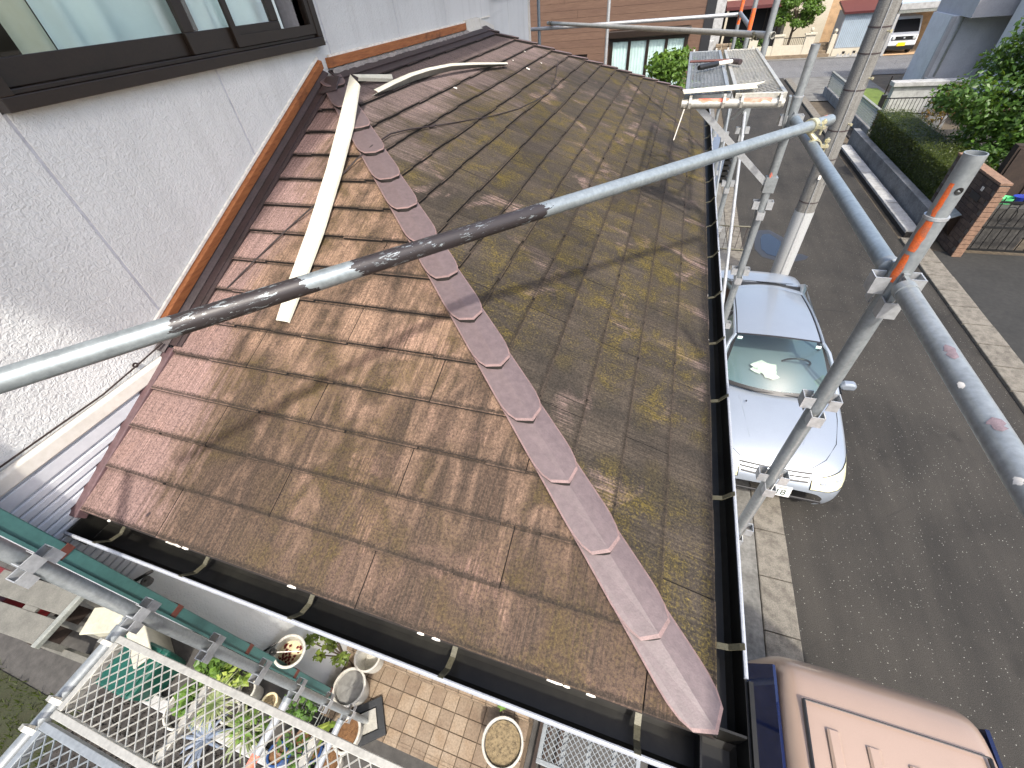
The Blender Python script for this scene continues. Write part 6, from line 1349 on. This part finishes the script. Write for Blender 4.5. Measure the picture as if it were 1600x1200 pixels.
# jade shrub by the wall
jc = at(520, 1008, 1, 0.36); t = thing('jade_shrub', 'jade shrub with thick bright leaves beside the hanging bucket', 'shrub', (jc[0]-0.1, 0.34, YARD)); m = MB(); rn = random.Random(8); bl = []
for k in range(9):
    e = Vector((jc[0]+rn.uniform(-.17, .17), 0.36+rn.uniform(-.09, .09), jc[2]+rn.uniform(-.12, .14))); m.tube([Vector((jc[0]-0.1, 0.34, YARD)), Vector((jc[0]-0.05, 0.35, (YARD+jc[2])/2)), e], [0.012, 0.009, 0.004], 6); bl.append(((e.x, e.y, e.z), (0.055, 0.05, 0.05)))
m.build('stems', 'bark', t); leaves(bl, 430, 0.038, 8, 0.7, aspect=0.7, shell=0.3).build('foliage', 'leaf_jade', t)
jp = MB(); jp.lathe([(0.02, 0), (0.09, 0), (0.12, 0.2), (0.105, 0.2), (0.08, 0.03), (0.0, 0.03)], (jc[0]+0.12, 0.42, YARD+0.142), 20); tag(jp.build('flower_pot', 'pot_white', smooth=True), 'white pot half hidden by the front gutter behind the jade shrub', 'pot')
# magenta flowers
fc = at(770, 1090, 1, 0.40); t = thing('flower_plant', 'small plant with magenta flowers under the edge of the front gutter', 'plant', (fc[0], 0.40, YARD)); m = MB(); rn = random.Random(5)
for (dx, dz) in ((-0.06, 0.05), (-0.035, 0.03), (0.02, -0.02), (0.045, -0.03), (0.03, 0.0)):
    c = Vector((fc[0]+dx, 0.40+rn.uniform(-.02, .02), fc[2]+dz))
    for k in range(5): a = k*1.257+dx*9; d = Vector((math.cos(a), math.sin(a)*0.7, 0.3)); s = Vector((-d.y, d.x, 0)); m.add([c, c+d*0.016+s*0.012, c+d*0.032, c+d*0.016-s*0.012], [(0, 1, 2, 3)])
m.build('flowers', 'petal', t); m = MB(); m.tube([(fc[0], 0.42, YARD+0.14), (fc[0], 0.40, fc[2])], 0.006, 6); m.build('stem', 'bark', t); leaves([((fc[0]+0.07, 0.41, fc[2]-0.08), (0.05, 0.04, 0.07))], 22, 0.06, 4).build('leaves', 'leaf_bright', t)
# wire cage
wc = thing('wire_cage', 'grey wire cage standing beside the foot of the downspout', 'wire cage', at(478, 1100, 2, YG)); c = V3(at(478, 1095, 2, YG+0.3)); m = MB()
for k in range(7):
    x = c.x-0.18+k*0.06; m.tube([(x, c.y-0.14, YG), (x, c.y-0.14, YG+0.30), (x, c.y+0.14, YG+0.30), (x, c.y+0.14, YG)], 0.0035, 5)
for k in range(5):
    y = c.y-0.14+k*0.07; m.tube([(c.x-0.18, y, YG+0.302), (c.x+0.18, y, YG+0.302)], 0.0035, 5)
for z in (0.08, 0.16, 0.24): m.tube([(c.x-0.18, c.y-0.14, YG+z), (c.x+0.18, c.y-0.14, YG+z), (c.x+0.18, c.y+0.14, YG+z)], 0.0035, 5)
m.build('wires', 'strip_grey', wc)
# garden bench, boards, red crate at the far left
bc = V3(at(52, 952, 2, YG+0.62)); Mb = R2(bc.x, bc.y, 0, math.radians(4)); bn = thing('garden_bench', 'weathered grey slatted garden bench beside the dark lawn', 'bench', (bc.x, bc.y, YG))
for k, (a, b) in enumerate(((-0.23, -0.02), (0.02, 0.23))): MB().box((-0.75, a, YG+0.60), (0.33, b, YG+0.63), Mb).build('seat_slat', 'bench_grey', bn, bevel=0.006)
MB().box((-0.75, -0.019, YG+0.60), (-0.55, 0.019, YG+0.629), Mb).build('slat_joint', 'bench_grey', bn); MB().box((-0.12, -0.019, YG+0.60), (0.05, 0.019, YG+0.629), Mb).build('slat_joint', 'bench_grey', bn); MB().box((0.335, -0.25, YG+0.58), (0.39, 0.25, YG+0.632), Mb).build('end_rail', 'strip_grey', bn, bevel=0.006)
for (x, y) in ((-0.7, -0.2), (0.3, -0.2), (-0.7, 0.2), (0.3, 0.2)): MB().box((x-0.025, y-0.025, YG), (x+0.025, y+0.025, YG+0.599), Mb).build('leg', 'bench_grey', bn)
for z in (0.2, 0.42): MB().box((-0.7, -0.225, YG+z), (0.3, -0.205, YG+z+0.04), Mb).build('stretcher', 'bench_grey', bn)
jk = thing('junk_shelf', 'low grey timber shelf with odds and ends beside the garden bench', 'shelf', at(120, 1000, 2, YG)); c = V3(at(125, 985, 2, YG+0.3))
for k in range(3): MB().bar((c.x-0.5, c.y-0.22+k*0.2, YG+0.28), (c.x+0.55, c.y-0.16+k*0.2, YG+0.30), 0.05, 0.03).build('board', 'bench_grey', jk)
for x in (-0.45, 0.5): MB().box((c.x+x-0.03, c.y-0.25, YG), (c.x+x+0.03, c.y+0.25, YG+0.26)).build('support', 'timber_dark', jk)
for (q, z, w, h, a, lb) in (((163, 968), YG+0.5, 0.36, 0.24, 0.35, 'cream plastic lid behind the front transom pipe'), ((215, 1000), YG+0.45, 0.5, 0.16, -0.5, 'cream plastic tray behind the pale mesh deck')):
    c = V3(at(*q, 2, z)); mm = MB().box((-w/2, -h/2, -0.02), (w/2, h/2, 0), Matrix.Translation(c) @ Matrix.Rotation(a, 4, 'Z') @ Matrix.Rotation(0.04, 4, 'X')); mm.box((-w/2+.03, -h/2+.03, -(z-YG)-0.0), (w/2-.03, h/2-.03, -0.032), Matrix.Translation(c) @ Matrix.Rotation(a, 4, 'Z')); tag(mm.build('plastic_box', 'plastic_beige', bevel=0.02), lb, 'plastic box')
c = V3(at(6, 918, 2, YG+0.5)); tag(MB().box((c.x-0.6, c.y-0.12, YG), (c.x+0.18, c.y+0.14, YG+0.5)).build('red_crate', 'red_plastic', bevel=0.02), 'dark red plastic crate behind the garden bench', 'crate')
rs = np.random.RandomState(9); m = MB()
for i in range(6000):
    x, y = rs.uniform(-8.5, -3.6), rs.uniform(-2.6, -0.72); h = 0.03+0.05*rs.rand(); a = rs.uniform(0, 6.3); d = np.array([math.cos(a), math.sin(a), 0])*0.006; l = rs.normal(size=2)*0.02; p = np.array([x, y, YG+0.004])
    m.add([p-d, p+d, p+np.array([l[0], l[1], h])], [(0, 1, 2)])
tag(m.build('grass', 'leaf_hedge'), kind='stuff', label='short dark green grass in the front yard', cat='grass')
# fallen leaves and pebbles on the roof and in the gutter
for (q, f, s) in (((232, 803), onF, 0.014), ((562, 425), onF, 0.008)):
    c = f(*q, 0.016); MB().slab([c+Vector((s*math.cos(k*1.05)*0.5, s*math.sin(k*1.05), 0)) for k in range(6)], 0.001, n=NF).build('fallen_leaf', 'flashing_brown', roof)
